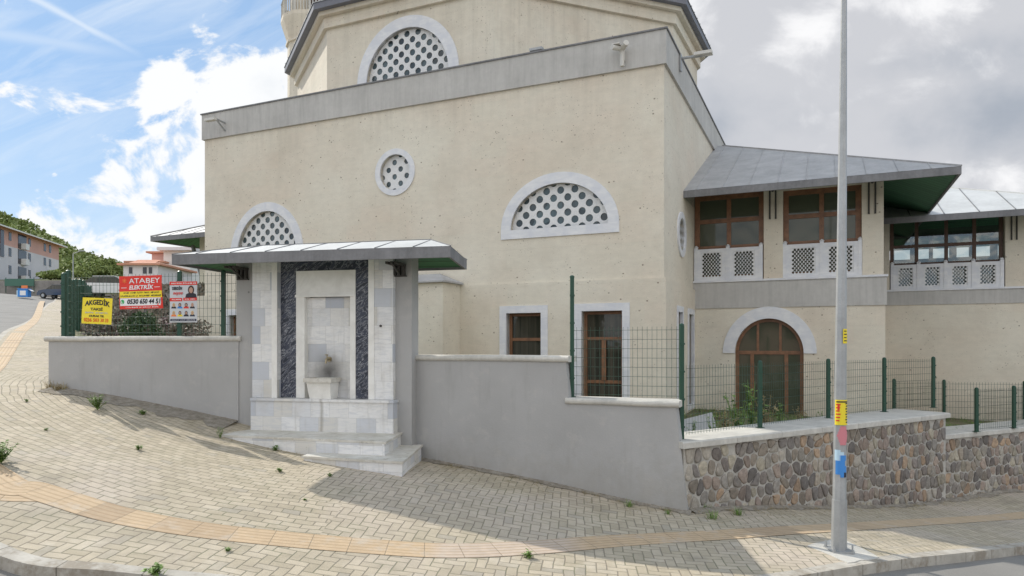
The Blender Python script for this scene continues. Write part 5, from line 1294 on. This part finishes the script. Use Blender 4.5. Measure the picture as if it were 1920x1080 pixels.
s_ = MB(); shell(s_, zpx(888), zpx(862), -150, -70, .004); shell(s_, zpx(893), zpx(872), -110, -55, .0045); shell(s_, zpx(862), zpx(852), -120, -60, .004); s_.build('torn_poster', M['p_blue'], pole)
s_ = MB(); shell(s_, zpx(862), zpx(842), -160, -110, .004); shell(s_, zpx(858), zpx(846), -110, -80, .0035); s_.build('torn_poster', M['p_paleblue'], pole)
s_ = MB(); shell(s_, zpx(893), zpx(884), -80, -58, .0055); s_.build('torn_poster', M['p_black'], pole)
pad = [(1507, 1023), (1560, 1000), (1655, 1047), (1615, 1060)]; pp = [hit(*q_) for q_ in ((1512, 1024), (1572, 1008), (1652, 1046), (1590, 1058))]
mb = MB(); c_ = sum((p for p in pp), Vector())/4; ring_ = []
for i in range(4):
    for t_ in range(5): q_ = pp[i].lerp(pp[(i+1) % 4], t_/5); d_ = (q_-c_)*random.uniform(.92, 1.03); ring_.append((c_.x+d_.x-pb.x, c_.y+d_.y-pb.y))
mb.prism(ring_, lambda x, y: g(x+pb.x, y+pb.y)-.05, lambda x, y: g(x+pb.x, y+pb.y)+.007); mb.build('footing', M['concrete_cap'], lp)

# ------------------------------------------------------------------ plants
def blade(mb, base, ang, L, w_, lean_, tint, segs=3, droop=1.):
    vs = []; d_ = Vector((math.cos(ang), math.sin(ang), 0)); s_ = Vector((-d_.y, d_.x, 0))
    for i in range(segs+1):
        t_ = i/segs; p = Vector(base)+d_*(L*lean_*t_**1.3)+Vector((0, 0, L*(t_-.45*lean_*droop*t_*t_))); ww = w_*(1-t_)**.7 if i else w_*.5
        vs += [p-s_*ww, p+s_*ww]
    return mb.add(vs, [(2*i, 2*i+1, 2*i+3, 2*i+2) for i in range(segs)], 0, (tint,)*3)
def leafy(mb, c_, n, rad, h, lw, rnd, stems=6):
    for s_ in range(stems):
        a = rnd.uniform(0, 6.28); r_ = rad*rnd.uniform(.2, 1); L = h*rnd.uniform(.5, 1); tip = Vector((c_[0]+r_*math.cos(a), c_[1]+r_*math.sin(a), c_[2]+L))
        b_ = Vector(c_); mb.tube(b_, tip, .003+lw*.08, .002, n=3, cap=False)
        for k in range(n):
            t_ = rnd.uniform(.2, 1); p = b_.lerp(tip, t_); la = rnd.uniform(0, 6.28); L2 = lw*rnd.uniform(.7, 1.6); d_ = Vector((math.cos(la), math.sin(la), rnd.uniform(-.3, .6)))*L2; sd = Vector((-math.sin(la), math.cos(la), rnd.uniform(-.3, .3)))*L2*.36
            mb.add([p, p+d_*.5+sd, p+d_, p+d_*.5-sd], [(0, 1, 2, 3)], 0, (rnd.random(),)*3)
def tuft_mesh(kind, seed):
    rnd = random.Random(seed); mb = MB()
    if kind == 'grass':
        for _ in range(60): blade(mb, (rnd.gauss(0, .03), rnd.gauss(0, .03), 0), rnd.uniform(0, 6.28), rnd.uniform(.06, .17), .004, rnd.uniform(.3, 1.1), rnd.random())
    elif kind == 'leafy':
        for _ in range(16): blade(mb, (rnd.gauss(0, .03), rnd.gauss(0, .03), 0), rnd.uniform(0, 6.28), rnd.uniform(.05, .12), .006, rnd.uniform(.6, 1.4), rnd.random())
        leafy(mb, (0, 0, 0), 9, .09, .09, .034, rnd, 9)
    elif kind == 'dense': leafy(mb, (0, 0, 0), 26, .20, .30, .032, rnd, 26)
    elif kind == 'tall': leafy(mb, (0, 0, 0), 14, .16, .45, .035, rnd, 11)
    return mb
protos = {}
def weed(kind, px, py, s_, lab, seed=0, mt='weed_leaf', pos=None, name='weed', grp='weeds growing out of the pavement', cat='weed'):
    p = Vector(pos) if pos else hit(px, py); key = (kind, seed, mt)
    if key not in protos:
        o = tuft_mesh(kind, seed*7+hash(kind) % 5 if 0 else seed*7+len(kind)).build(name, M[mt], None, fix=False); protos[key] = o
    else: o = protos[key].copy(); COL.objects.link(o)
    o.name = name; o.location = p; o.scale = (s_, s_, s_*random.uniform(.85, 1.1)); o.rotation_euler = (0, 0, random.uniform(0, 6.28)); tag(o, lab, cat, grp); return o
W_ = [('dense', 183, 768, .8, 'bushy green weed beside the left grey wall, under the banners'), ('dense', 2, 868, 1.0, 'big bushy yellow green weed cut by the left edge of the picture'),
      ('leafy', 268, 777, 1.0, 'small green weed in the shade midway along the left grey wall'), ('tall', 413, 822, .50, 'upright weed at the left tip of the fountain step'), ('leafy', 259, 843, .75, 'little weed alone in the sunlit paving left of the steps'),
      ('leafy', 517, 845, .8, 'low green weed at the foot of the upper fountain step'), ('tall', 580, 853, .45, 'spindly weed with flowers where the two fountain steps meet'), ('leafy', 525, 884, .7, 'small dark weed in the sunlit paving below the steps'),
      ('leafy', 992, 1046, .85, 'small pointed weed near the bottom centre, below the yellow strip'), ('leafy', 288, 1078, 1.2, 'leafy weed at the kerb on the bottom edge, left of centre'), ('leafy', 428, 1033, .5, 'tiny weed below the yellow strip, left of centre'),
      ('leafy', 618, 893, .5, 'faint weed at the edge of the fountain shadow'), ('leafy', 50, 753, .5, 'tiny weed high on the left pavement'), ('leafy', 86, 807, .45, 'tiny weed on the sunlit pavement at far left'), ('grass', 1180, 950, .9, 'thin weed at the foot of the right grey wall near its end'),
      ('grass', 1252, 964, .7, 'low weed just before the corner of grey and stone walls'), ('grass', 1335, 973, 1.1, 'grass tuft at the foot of the stone wall near its left end'), ('grass', 1385, 966, 1.0, 'second grass tuft along the foot of the stone wall'), ('grass', 1320, 955, 1.3, 'tall grass against the left end of the stone wall'),
      ('leafy', 572, 938, .35, 'tiny weed between pavers above the yellow strip'), ('tall', 775, 872, .30, 'dry stalk beside the right end of the lower step')]
for i, (kd, px, py, s_, lab) in enumerate(W_): weed(kd, px, py, s_, lab, i % 4)
for i, (px, py, s_) in enumerate(((95, 728, 1.3), (112, 733, 1.6))): weed('grass', px, py, s_, ('dry orange grass at the left corner of the grey wall', 'second dry orange tuft, just right of the wall corner')[i], 9, 'dry_leaf')
# litter of dry grass along the foot of the walls
mb = MB(); rnd = random.Random(5)
def along(P, n, spread, s0, s1, zf, side=1):
    for _ in range(n):
        i = rnd.randrange(len(P)-1); t_ = rnd.random(); a, b_ = Vector(P[i]), Vector(P[i+1]); q_ = a.lerp(b_, t_); d_ = (b_-a).normalized(); nr = Vector((d_.y, -d_.x)); q_ += nr*(abs(rnd.gauss(0, spread))*side+.01)
        dens_ = math.sin(q_.x*5.1)+math.sin(q_.x*11.7+1)
        if dens_ < -.1: continue
        for _k in range(4): blade(mb, (q_.x+rnd.gauss(0, .02), q_.y+rnd.gauss(0, .01), zf(q_.x, q_.y)+.004), rnd.uniform(0, 6.28), rnd.uniform(s0, s1), .0035, rnd.uniform(.8, 1.9), rnd.random(), 2)
along([WLa, WLb], 420, .10, .02, .06, g); along([WLa, WLb], 300, .40, .01, .04, g); along([WRa, WRb], 260, .30, .01, .035, g); along([(2.6, 9.9), SB], 260, .30, .01, .04, g); along([WRa, WRb], 420, .05, .02, .06, g); along([(2.42, 9.86), SB, SC], 500, .05, .02, .08, g); along([(-4.6, 11.05), (-1.9, 10.27)], 60, .03, .02, .06, g)
tag(mb.build('dry_grass', M['dry_leaf'], None, fix=False), 'dry grass and litter gathered along the foot of the boundary walls', 'dry grass', None, 'stuff')
# grass in the garden
mb = MB()
for _ in range(5200):
    x, y = rnd.uniform(2.6, 16), rnd.uniform(10.6, 19); 
    if y < 10.4+(x-2.5)*.62: continue
    if math.sin(x*1.7+y)+math.sin(y*2.3-x)+rnd.uniform(-1, 1) < -.2: continue
    pt = Vector((x, y, 0))-C0
    if 0 < pt.dot(EX) < XW and pt.dot(EY) > WT-.05: continue
    for _k in range(4): blade(mb, (x+rnd.gauss(0, .03), y+rnd.gauss(0, .03), gz(x, y)), rnd.uniform(0, 6.28), rnd.uniform(.06, .22), .006, rnd.uniform(.4, 1.2), rnd.random(), 2)
tag(mb.build('garden_grass', M['weed_leaf'], None, fix=False), 'rough grass growing in the garden behind the stone walls', 'grass', None, 'stuff')
GW = [(1360, 12.6, 1.5), (1385, 13.0, 2.0), (1410, 13.2, 2.3), (1437, 13.3, 1.7), (1340, 12.4, 1.1), (1462, 13.6, 1.2), (1500, 14.2, 1.1), (1545, 14.6, .9), (1300, 12.8, .8), (1620, 15.5, .9)]
GL = ['waist high weed in front of the left leg of the arched door', 'tall weed before the arched door, left of the fence post', 'tallest weed, right behind the first post on the stone wall', 'weed before the middle of the arched door', 'low weed left of the arched door', 'low weed before the right half of the arched door', 'small weed at the right edge of the arched door', 'small weed right of the arched door behind the coping', 'small weed beside the tilted slab', 'small weed in the garden near the third fence post']
for i, (px, Y, s_) in enumerate(GW): x = (px-960)/F*Y; weed('tall', 0, 0, s_, GL[i], 3+i % 3, 'weed_leaf' if i % 3 else 'dry_leaf', pos=(x, Y, gz(x, Y)), grp='tall weeds in the garden')
o = MB().box(-.34, .34, -.25, .25, 0, .06, M=Matrix.Translation((0, 0, .12)) @ Matrix.Rotation(R(38), 4, 'X') @ Matrix.Rotation(R(-20), 4, 'Y')).build('concrete_slab', M['grey_render']); x = (1308-960)/F*13.2; o.location = (x, 13.2, gz(x, 13.2)); tag(o, 'tilted grey slab lying in the garden left of the arched door', 'slab')

# ------------------------------------------------------------------ behind the left fence: bank, terrace, houses, hill
def ter(x, y): return 1.62+.055*(y-24)+.02*max(0, -x-12)
sheet('terrace', [(-9.4, 24.0), (-14.9, 24.0), (-46, 76), (-30, 84), (20, 84), (20, 30)], ter, 2.2, M['hillgrass'])
bk = empty('stone_bank', (-12.2, 23.9, -.4), 0, .4); tag(bk, 'rough stone retaining bank covered with dry purple weeds behind the banners', 'retaining wall')
mb = MB(); n, m_ = 40, 14; vs = []
for j in range(m_+1):
    for i in range(n+1):
        x = -2.9+6.0*i/n; h = j/m_; topz = min(2.05, .35+max(0, (i/n)*n*.15)*.9); z = -.3+(topz+.3)*h; vs.append((x, -1.1+1.1*h+.12*math.sin(i*1.9+j)+.10*math.sin(j*2.3+i*.7)+random.uniform(-.06, .06), z))
mb.add(vs, [(j*(n+1)+i, j*(n+1)+i+1, (j+1)*(n+1)+i+1, (j+1)*(n+1)+i) for j in range(m_) for i in range(n)]); mb.build('stonework', M['retaining'], bk, fix=False)
mb = MB(); rnd = random.Random(3)
for _ in range(2600):
    i, j = rnd.random(), rnd.random(); x = -2.9+6*i; topz = min(2.05, .35+i*40*.15*.9); z = -.3+(topz+.3)*j; y = -1.2+1.1*j+rnd.uniform(-.12, .05)
    L = rnd.uniform(.05, .16); a = rnd.uniform(0, 6.28); d_ = Vector((math.cos(a)*L, rnd.uniform(-.1, .02), math.sin(a)*L)); s2_ = Vector((-math.sin(a)*L*.4, rnd.uniform(-.03, .03), math.cos(a)*L*.4)); p = Vector((x, y, z)); mb.add([p-d_, p+s2_, p+d_, p-s2_], [(0, 1, 2, 3)], 0, (rnd.random(),)*3)
mb.build('weed_cover', M['bank_leaf'], bk, fix=False)
# bushes right behind the fence
def bush(px, Y, z, r_, h, lab, seed, mt='shrub_leaf', name='shrub', n=900, lw=.05):
    rnd = random.Random(seed); x = (px-960)/F*Y; root = empty(name, (x, Y, z), 0, 0); tag(root, lab, name); mb = MB()
    for _ in range(n):
        a, e_ = rnd.uniform(0, 6.28), rnd.uniform(-.2, 1.5); q_ = rnd.uniform(.45, 1)**.5*(1+.25*math.sin(a*3+e_*4+seed)); p = Vector((r_*q_*math.cos(a)*math.cos(e_), r_*q_*math.sin(a)*math.cos(e_), h*.45+h*.55*q_*math.sin(e_)))
        L = lw*rnd.uniform(.6, 1.5); d_ = Vector((rnd.gauss(0, 1), rnd.gauss(0, 1), rnd.gauss(0, 1))).normalized()*L; s2_ = d_.orthogonal().normalized()*L*.45; mb.add([p-d_, p+s2_, p+d_, p-s2_], [(0, 1, 2, 3)], 0, (rnd.random(),)*3)
    mb.build('foliage', M[mt], root, fix=False); st_ = MB()
    for _ in range(5): a = rnd.uniform(0, 6.28); st_.tube((0, 0, -.05), (r_*.5*math.cos(a), r_*.5*math.sin(a), h*.7), .015, .006, n=5)
    st_.build('stem', M['bark'], root, fix=False)
bush(265, 14.5, -.10, .38, .70, 'dark green shrub behind the fence below the red banner', 1, n=1500, lw=.035)
bush(205, 17, .0, .5, .6, 'grey green scrub behind the yellow banner', 2, 'bank_leaf', n=1100)
bush(335, 19, -.1, .8, .8, 'dry purple scrub behind the white poster', 4, 'bank_leaf', n=1600); bush(235, 20, .0, .9, .9, 'dry scrub left of the shrub under the red banner', 5, 'bank_leaf', n=1600)

# hill and woodland
def hz_(x, y):
    u_ = x/y; base = 7.2+max(0, y-82)*.105; base = min(base, 14+max(0, y-150)*.0)
    rid = float(np.interp(u_, [-1.6, -1.1, -.74, -.70, -.66, -.63, -.6, -.57, -.5, -.3], [80, 63, 43.0, 39.5, 34, 29.8, 27.3, 25, 22, 17]))-1.5
    t_ = max(0, min(1, (y-150)/90)); t_ = t_*t_*(3-2*t_); return base+(rid-14)*t_*(1 if y < 240 else max(0, 1-(y-240)/160)) 
mb = MB(); nx_, ny_ = 60, 44; vs = []
for j in range(ny_+1):
    y = 82+(330)*(j/ny_)**1.3
    for i in range(nx_+1): x = y*(-1.5+1.35*i/nx_); vs.append((x, y, hz_(x, y)+.5*math.sin(x*.11)*math.sin(y*.09)*(y > 120)))
mb.add(vs, [(j*(nx_+1)+i, j*(nx_+1)+i+1, (j+1)*(nx_+1)+i+1, (j+1)*(nx_+1)+i) for j in range(ny_) for i in range(nx_)]); tag(mb.build('hill', M['hillgrass'], None, fix=False, smooth=True), kind='structure')
mb = MB(); rnd = random.Random(11)
def crown(mb, x, y, z, r_, h, n, lw):
    ph = rnd.uniform(0, 6)
    for _ in range(n):
        a, e_ = rnd.uniform(0, 6.28), rnd.uniform(-.5, 1.55); q_ = rnd.uniform(.5, 1)**.5*(1+.22*math.sin(a*3+ph)+.15*math.sin(e_*5+ph)); p = Vector((x+r_*q_*math.cos(a)*math.cos(e_), y+r_*q_*math.sin(a)*math.cos(e_), z+h*.5+h*.5*q_*math.sin(e_)))
        d_ = Vector((rnd.gauss(0, 1), rnd.gauss(0, 1), rnd.gauss(0, 1))).normalized()*lw*rnd.uniform(.5, 1.3); s2_ = d_.orthogonal().normalized()*lw*.6; mb.add([p-d_, p+s2_, p+d_, p-s2_], [(0, 1, 2, 3)], 0, (rnd.random(),)*3)
for _ in range(620):
    y = rnd.uniform(158, 262); x = y*rnd.uniform(-.80, -.50)
    if y < 172: continue
    if rnd.random() < .12: continue
    crown(mb, x, y, hz_(x, y)-.6, rnd.uniform(2.0, 3.6), rnd.uniform(2.4, 4.4), 90, .6)
tag(mb.build('woodland', M['wood_leaf'], None, fix=False), 'green woodland covering the hillside behind the houses', 'woodland', None, 'stuff')

# three storey housing block at the far left
def block_building():
    p0, p1 = Vector((-86.5, 112.0)), Vector((-93.6, 143.0)); a = math.atan2(p1.y-p0.y, p1.x-p0.x); L = (p1-p0).length; zb_ = 11.4
    r_ = empty('apartment_block', (p0.x, p0.y, zb_), a, 0); tag(r_, 'three storey housing block, pink top floor over pale grey, red roof, far left', 'apartment building')
    H = [0, 3.1, 5.9, 8.9]; Dp = 12
    MB().box(0, L, 0, Dp, -1.5, H[2]).build('wall', M['pale_wall'], r_); MB().box(0, L, 0, Dp, H[2], H[3]).build('upper_wall', M['pink_wall'], r_)
    m_ = MB(); e_ = 1.2; m_.add([(-e_, -e_, H[3]), (L+e_, -e_, H[3]), (L+e_, Dp+e_, H[3]), (-e_, Dp+e_, H[3]), (4, Dp/2, H[3]+2.2), (L-5, Dp/2, H[3]+2.2)], [(0, 1, 5, 4), (1, 2, 5), (2, 3, 4, 5), (3, 0, 4), (0, 3, 2, 1)]); rf = m_.build('roof', M['tile_red'], r_)
    MB().box(-e_, L+e_, -e_, -e_+.1, H[3]-.25, H[3]-.01).box(L+e_-.1, L+e_, -e_+.1, Dp+e_, H[3]-.25, H[3]-.01).build('fascia', M['white_wall'], rf)
    MB().box(2, 9, 3, 8, H[3]+1, H[3]+3.4).build('roof_room', M['pale_wall'], r_)
    return r_, L, H
r_, L, H = block_building()
# frontal facade is the long side facing the street (negative local Y)
for fl_ in range(3):
    z0 = H[fl_]+1.0
    for x in (3.2, 5.2, 10.4, 18.0, 24.6, 27.0):
        w_ = MB().box(x, x+.95, -.06, -.01, z0, z0+1.5).build('window', M['far_window'], r_)
    for x in (13.9,):
        mb = MB().box(x, x+3.2, -.08, -.01, z0-.9, z0+1.7).build('balcony_opening', M['far_window'], r_)
        MB().box(x+1.0, x+2.4, -.9, -.09, z0-1.0, z0+.1).build('balcony', M['white_wall'], r_)
MB().box(7.4, 8.6, -.09, -.01, H[1]+.6, H[3]-.5).build('stair_window', M['far_window'], r_)

# houses behind the fence, right of the hill
def hip_house(parent, x0, x1, y0, y1, zb_, zt_, rh, wallm, e_=.7, nm='roof', seedlab=None):
    MB().box(x0, x1, y0, y1, zb_, zt_).build('wall', M[wallm], parent); cx_, cy_ = (x0+x1)/2, (y0+y1)/2; k_ = min(x1-x0, y1-y0)/2
    m_ = MB(); a, b_, c_, d_ = x0-e_, x1+e_, y0-e_, y1+e_
    p_, q_ = (x0-e_+k_+e_, x1+e_-k_-e_) if x1-x0 > y1-y0 else (cx_-.01, cx_+.01)
    m_.add([(a, c_, zt_), (b_, c_, zt_), (b_, d_, zt_), (a, d_, zt_), (p_, cy_, zt_+rh), (q_+.01, cy_, zt_+rh), (a, c_, zt_-.18), (b_, c_, zt_-.18), (b_, d_, zt_-.18), (a, d_, zt_-.18)], [(0, 1, 5, 4), (1, 2, 5), (2, 3, 4, 5), (3, 0, 4), (6, 9, 8, 7), (0, 6, 7, 1), (1, 7, 8, 2), (2, 8, 9, 3), (3, 9, 6, 0)])
    return m_.build(nm, M['tile_red'], parent)
HY = 74.; u2 = lambda px: (px-960)/F*HY; z2 = lambda py: (HOR-py)/F*HY
hs = empty('house', (u2(283), HY, 3.5), R(0), 0); tag(hs, 'pinkish house with stacked red roofs and white tower block behind the red banner', 'house'); ox, oz = u2(283), 3.5
hx = lambda px: u2(px)-ox; hzz = lambda py: z2(py)-oz
hip_house(hs, hx(232), hx(290), 1.5, 9, 0, hzz(487), .55, 'pink_wall', .55)
hip_house(hs, hx(250), hx(296), 3.8, 8, hzz(487), hzz(463), .35, 'pink_wall', .45)
MB().box(hx(289), hx(340), 2.0, 8, 0, hzz(466)).build('tower_wall', M['white_wall'], hs)
MB().box(hx(283), hx(350), 1.2, 8.6, hzz(466)+.002, hzz(460)).build('tower_roof', M['pale_wall'], hs)
MB().add([(hx(238), -.2, hzz(495)), (hx(289), -.2, hzz(495)), (hx(289), 1.49, hzz(484)), (hx(245), 1.49, hzz(484)), (hx(238), -.2, hzz(496.5)), (hx(289), -.2, hzz(496.5))], [(0, 1, 2, 3), (4, 5, 1, 0)]).build('porch_roof', M['tile_red'], hs)
MB().box(hx(244), hx(287), 1.40, 1.49, hzz(522), hzz(499)).build('shutter', M['far_glassw'], hs); MB().box(hx(288.5), hx(292), 1.3, 1.99, 0, hzz(490)).build('white_pillar', M['white_wall'], hs)
for a, b_ in ((237, 240), (240.8, 243.5)): MB().box(hx(a), hx(b_), 1.43, 1.49, hzz(524), hzz(502)).build('window', M['far_window'], hs)
MB().box(hx(294), hx(303), 1.6, 1.99, 0, hzz(497)).build('doorway', M['far_window'], hs)
hs2 = empty('house', (u2(335), HY-8, 3.3), 0, 0); tag(hs2, 'low pale grey house with small windows between tower and fountain canopy', 'house')
HY2 = HY-8; v2 = lambda px: (px-335)/F*HY2; w2_ = lambda py: (HOR-py)/F*HY2-3.3
hip_house(hs2, v2(307), v2(372), 0, 7, -.5, w2_(494), .5, 'pale_wall', .4)
for a, b_ in ((318, 324), (344, 351), (355, 361)): MB().box(v2(a), v2(b_), -.05, -.01, w2_(513), w2_(501)).build('window', M['far_window'], hs2)

# low retaining wall across the top of the street, kiosk, cars, lamp
rw = empty('retaining_wall', (-70, 82, 5.2), 0, 0); tag(rw, 'long low brown retaining wall across the end of the left street', 'wall'); MB().box(-60, 28, -.3, .3, -1.5, 2.3).build('stonework', M['retaining'], rw)
o = MB().box(-2.6, 1.4, -.15, .15, 0, 1.05); kz = 7.3
gn = empty('screen_fence', ((34-960)/F*81, 81.2, 6.5), 0, 0); tag(gn, 'dark green windbreak screen fixed above the far retaining wall', 'fence'); MB().box(-1.7, 1.7, -.05, .05, .3, 1.15).build('green_screen', M['plastic_green'], gn)
for x in (-1.65, 0, 1.65): MB().tube((x, .1, -.5), (x, .1, 1.3), .05, n=6).build('post', M['green_paint'], gn)
ky = 73.; kx = (46-960)/F*ky; kzb = g(kx, ky); kk = empty('kiosk', (kx, ky, kzb-.02), R(8), 0); kk.scale = (.72, .72, .85); tag(kk, 'small blue and white kiosk with an orange sign on top at the far kerb', 'kiosk')
MB().box(-.65, .65, -.5, .5, 0, .95).build('body', M['p_blue'], kk); MB().box(-.72, .72, -.57, .57, .951, 1.03).build('roof', M['p_blue'], kk); MB().box(-.36, .42, -.53, -.501, .18, .75).build('panel', M['p_white'], kk); MB().box(-.4, .4, -.06, .06, 1.031, 1.42).build('sign', M['p_orange'], kk); MB().box(-.86, -.67, -.4, .3, .0, .8).build('side_box', M['p_paleblue'], kk)
MB().add([(.66, -.4, .95), (1.15, -.4, .7), (1.15, .4, .7), (.66, .4, .95), (.66, -.4, .98), (1.15, -.4, .73), (1.15, .4, .73), (.66, .4, .98)], [(0, 3, 2, 1), (4, 5, 6, 7), (0, 1, 5, 4), (1, 2, 6, 5), (2, 3, 7, 6), (3, 0, 4, 7)]).build('flap', M['p_white'], kk)
def car(px, Y, z, rz, m_, lab):
    x = (px-960)/F*Y; r_ = empty('parked_car', (x, Y, z), rz, 0); tag(r_, lab, 'car')
    prof = [(-2.05, .35), (-2.1, .75), (-1.95, .92), (-1.2, 1.0), (1.15, .98), (1.9, .85), (2.1, .6), (2.08, .35)]
    MB().plate(prof, (), -.82, .82).build('body', M[m_], r_)
    MB().plate([(-1.7, .985), (-1.05, 1.42), (.35, 1.44), (1.15, .982)], (), -.70, .70).build('windows', M['glass_dark'], r_); MB().plate([(-1.06, 1.425), (.36, 1.445), (.3, 1.48), (-1.0, 1.465)], (), -.69, .69).build('roof', M[m_], r_)
    for wx in (-1.3, 1.3):
        for wy in (-.86, .66): q_ = MB().tube((wx, wy, .32), (wx, wy+.2, .32), .32, n=18).build('wheel', M['tyre'], r_); MB().tube((wx, wy-.01, .32), (wx, wy+.21, .32), .19, n=12).build('rim', M['galvanised'], q_)
    for wy in (-.6, .6): MB().box(2.02, 2.11, wy-.15, wy+.15, .6, .74).build('headlight', M['p_white'], r_)
car(112, 76, g((112-960)/F*76, 76), R(172), 'car_blue', 'dark blue car parked at the top of the left street'); car(214, 46, ter((214-960)/F*46, 46)-.12, R(5), 'car_white', 'white car whose roof shows left of the red banner')
sl_ = empty('street_lamp', ((137-960)/F*95, 95, 8.0), 0, 0); tag(sl_, 'thin grey street lamp in front of the wooded hill', 'street lamp'); MB().tube((0, 0, 0), (0, 0, 4.4), .09, .06, n=8).build('pole', M['galvanised'], sl_); MB().tube((0, 0, 4.38), (1.0, 0, 4.75), .05, n=6).build('arm', M['galvanised'], sl_); MB().box(.8, 1.5, -.15, .15, 4.72, 4.86).build('lamp_head', M['galvanised'], sl_)
for i, (px, Y, rr, hh) in enumerate(((98, 112, 1.8, 1.5), (112, 118, 1.3, 1.7), (150, 110, 1.5, 1.7), (176, 120, 2, 2.6), (205, 118, 2.4, 3.4))):
    bush(px, Y, hz_((px-960)/F*Y, Y)-.2, rr, hh, ['round shrub at the right foot of the pink housing block', 'shrub just right of the pink housing block', 'leafy tree beneath the far street lamp', 'tree between the far street lamp and the green fence tops', 'tree just left of the pinkish house'][i], 20+i, 'wood_leaf', 'shrub' if i < 2 else 'tree', 1500, .28)

# broken dirt verge between the pavers and the walls
def f_verge(t, b, co):
    n = t.noise(co, 9, 7, .7); n2 = t.noise(co, 60, 4, .7); c = t.mix(t.map(n, .35, .65), (.20, .17, .13), (.36, .33, .28)); c = t.mix(t.map(n2, .5, .7, 0, .5), c, (.14, .12, .09)); setc(t, b, c); t.put(b.inputs['Normal'], t.bump(t.m('ADD', n, n2), .8, .02))
mat('verge', rough=1., fn=f_verge)
def verge(name, pts, w0, w1, amp):
    c = []
    for a_, b_ in zip(pts[:-1], pts[1:]):
        n = max(2, int(math.dist(a_, b_)/.12))
        for i in range(n): c.append((a_[0]+(b_[0]-a_[0])*i/n, a_[1]+(b_[1]-a_[1])*i/n))
    c.append(pts[-1]); rnd = random.Random(len(c)); vs = []; d_ = Vector((pts[-1][0]-pts[0][0], pts[-1][1]-pts[0][1])).normalized(); nr = Vector((d_.y, -d_.x)); L = len(c)
    for i, p in enumerate(c):
        t_ = i/(L-1); w__ = w0+(w1-w0)*t_; w__ *= 1+amp*(math.sin(i*.7)+.6*math.sin(i*1.9+1))+rnd.uniform(-.1, .1)*amp; w__ = max(.02, w__)
        for k, (f, h) in enumerate(((-.03/w__, .045), (.3, .028), (.7, .014), (1., .002))):
            q_ = Vector(p)+nr*w__*f; vs.append((q_.x, q_.y, g(q_.x, q_.y)+h+rnd.uniform(0, .006)))
    fs = [(i*4+k, i*4+k+1, (i+1)*4+k+1, (i+1)*4+k) for i in range(L-1) for k in range(3)]
    tag(MB().add(vs, fs).build(name, M['verge'], None, fix=False, smooth=True), kind='structure')
verge('dirt_verge', [(-8.3, 12.5), WLb], .30, .50, .25)
verge('dirt_verge', [(-1.55, 11.56), (2.56, 9.88)], .10, .07, .4)
verge('dirt_verge', [(2.58, 9.98), SB, (11.2, 15.35)], .08, .10, .5)
# houses across the street, behind the camera: they show in the window panes
for i, (x, y, w__, lab, wm) in enumerate(((-16, -24, 13, 'pink house with red roof across the street, left one', 'pink_wall'), (2, -27, 12, 'white house with red roof across the street, middle one', 'white_wall'), (20, -24, 13, 'pale grey house with red roof across the street, right one', 'pale_wall'))):
    zb_ = -3.2 if x < 10 else -4.6; hh = empty('house', (x, y, zb_), 0, 0); tag(hh, lab, 'house', 'houses across the street')
    hip_house(hh, -w__/2, w__/2, -5, 5, 0, 5.6, 2.0, wm, .8)
    for fl_ in (0.9, 3.6):
        for k in range(4): xx = -w__/2+1.4+k*(w__-3.6)/3; MB().box(xx, xx+1.1, 5.01, 5.06, fl_, fl_+1.4).build('window', M['far_window'], hh)
    MB().box(-1.2, -.1, 5.01, 5.08, 0, 2.1).build('door', M['dark_wood'], hh)
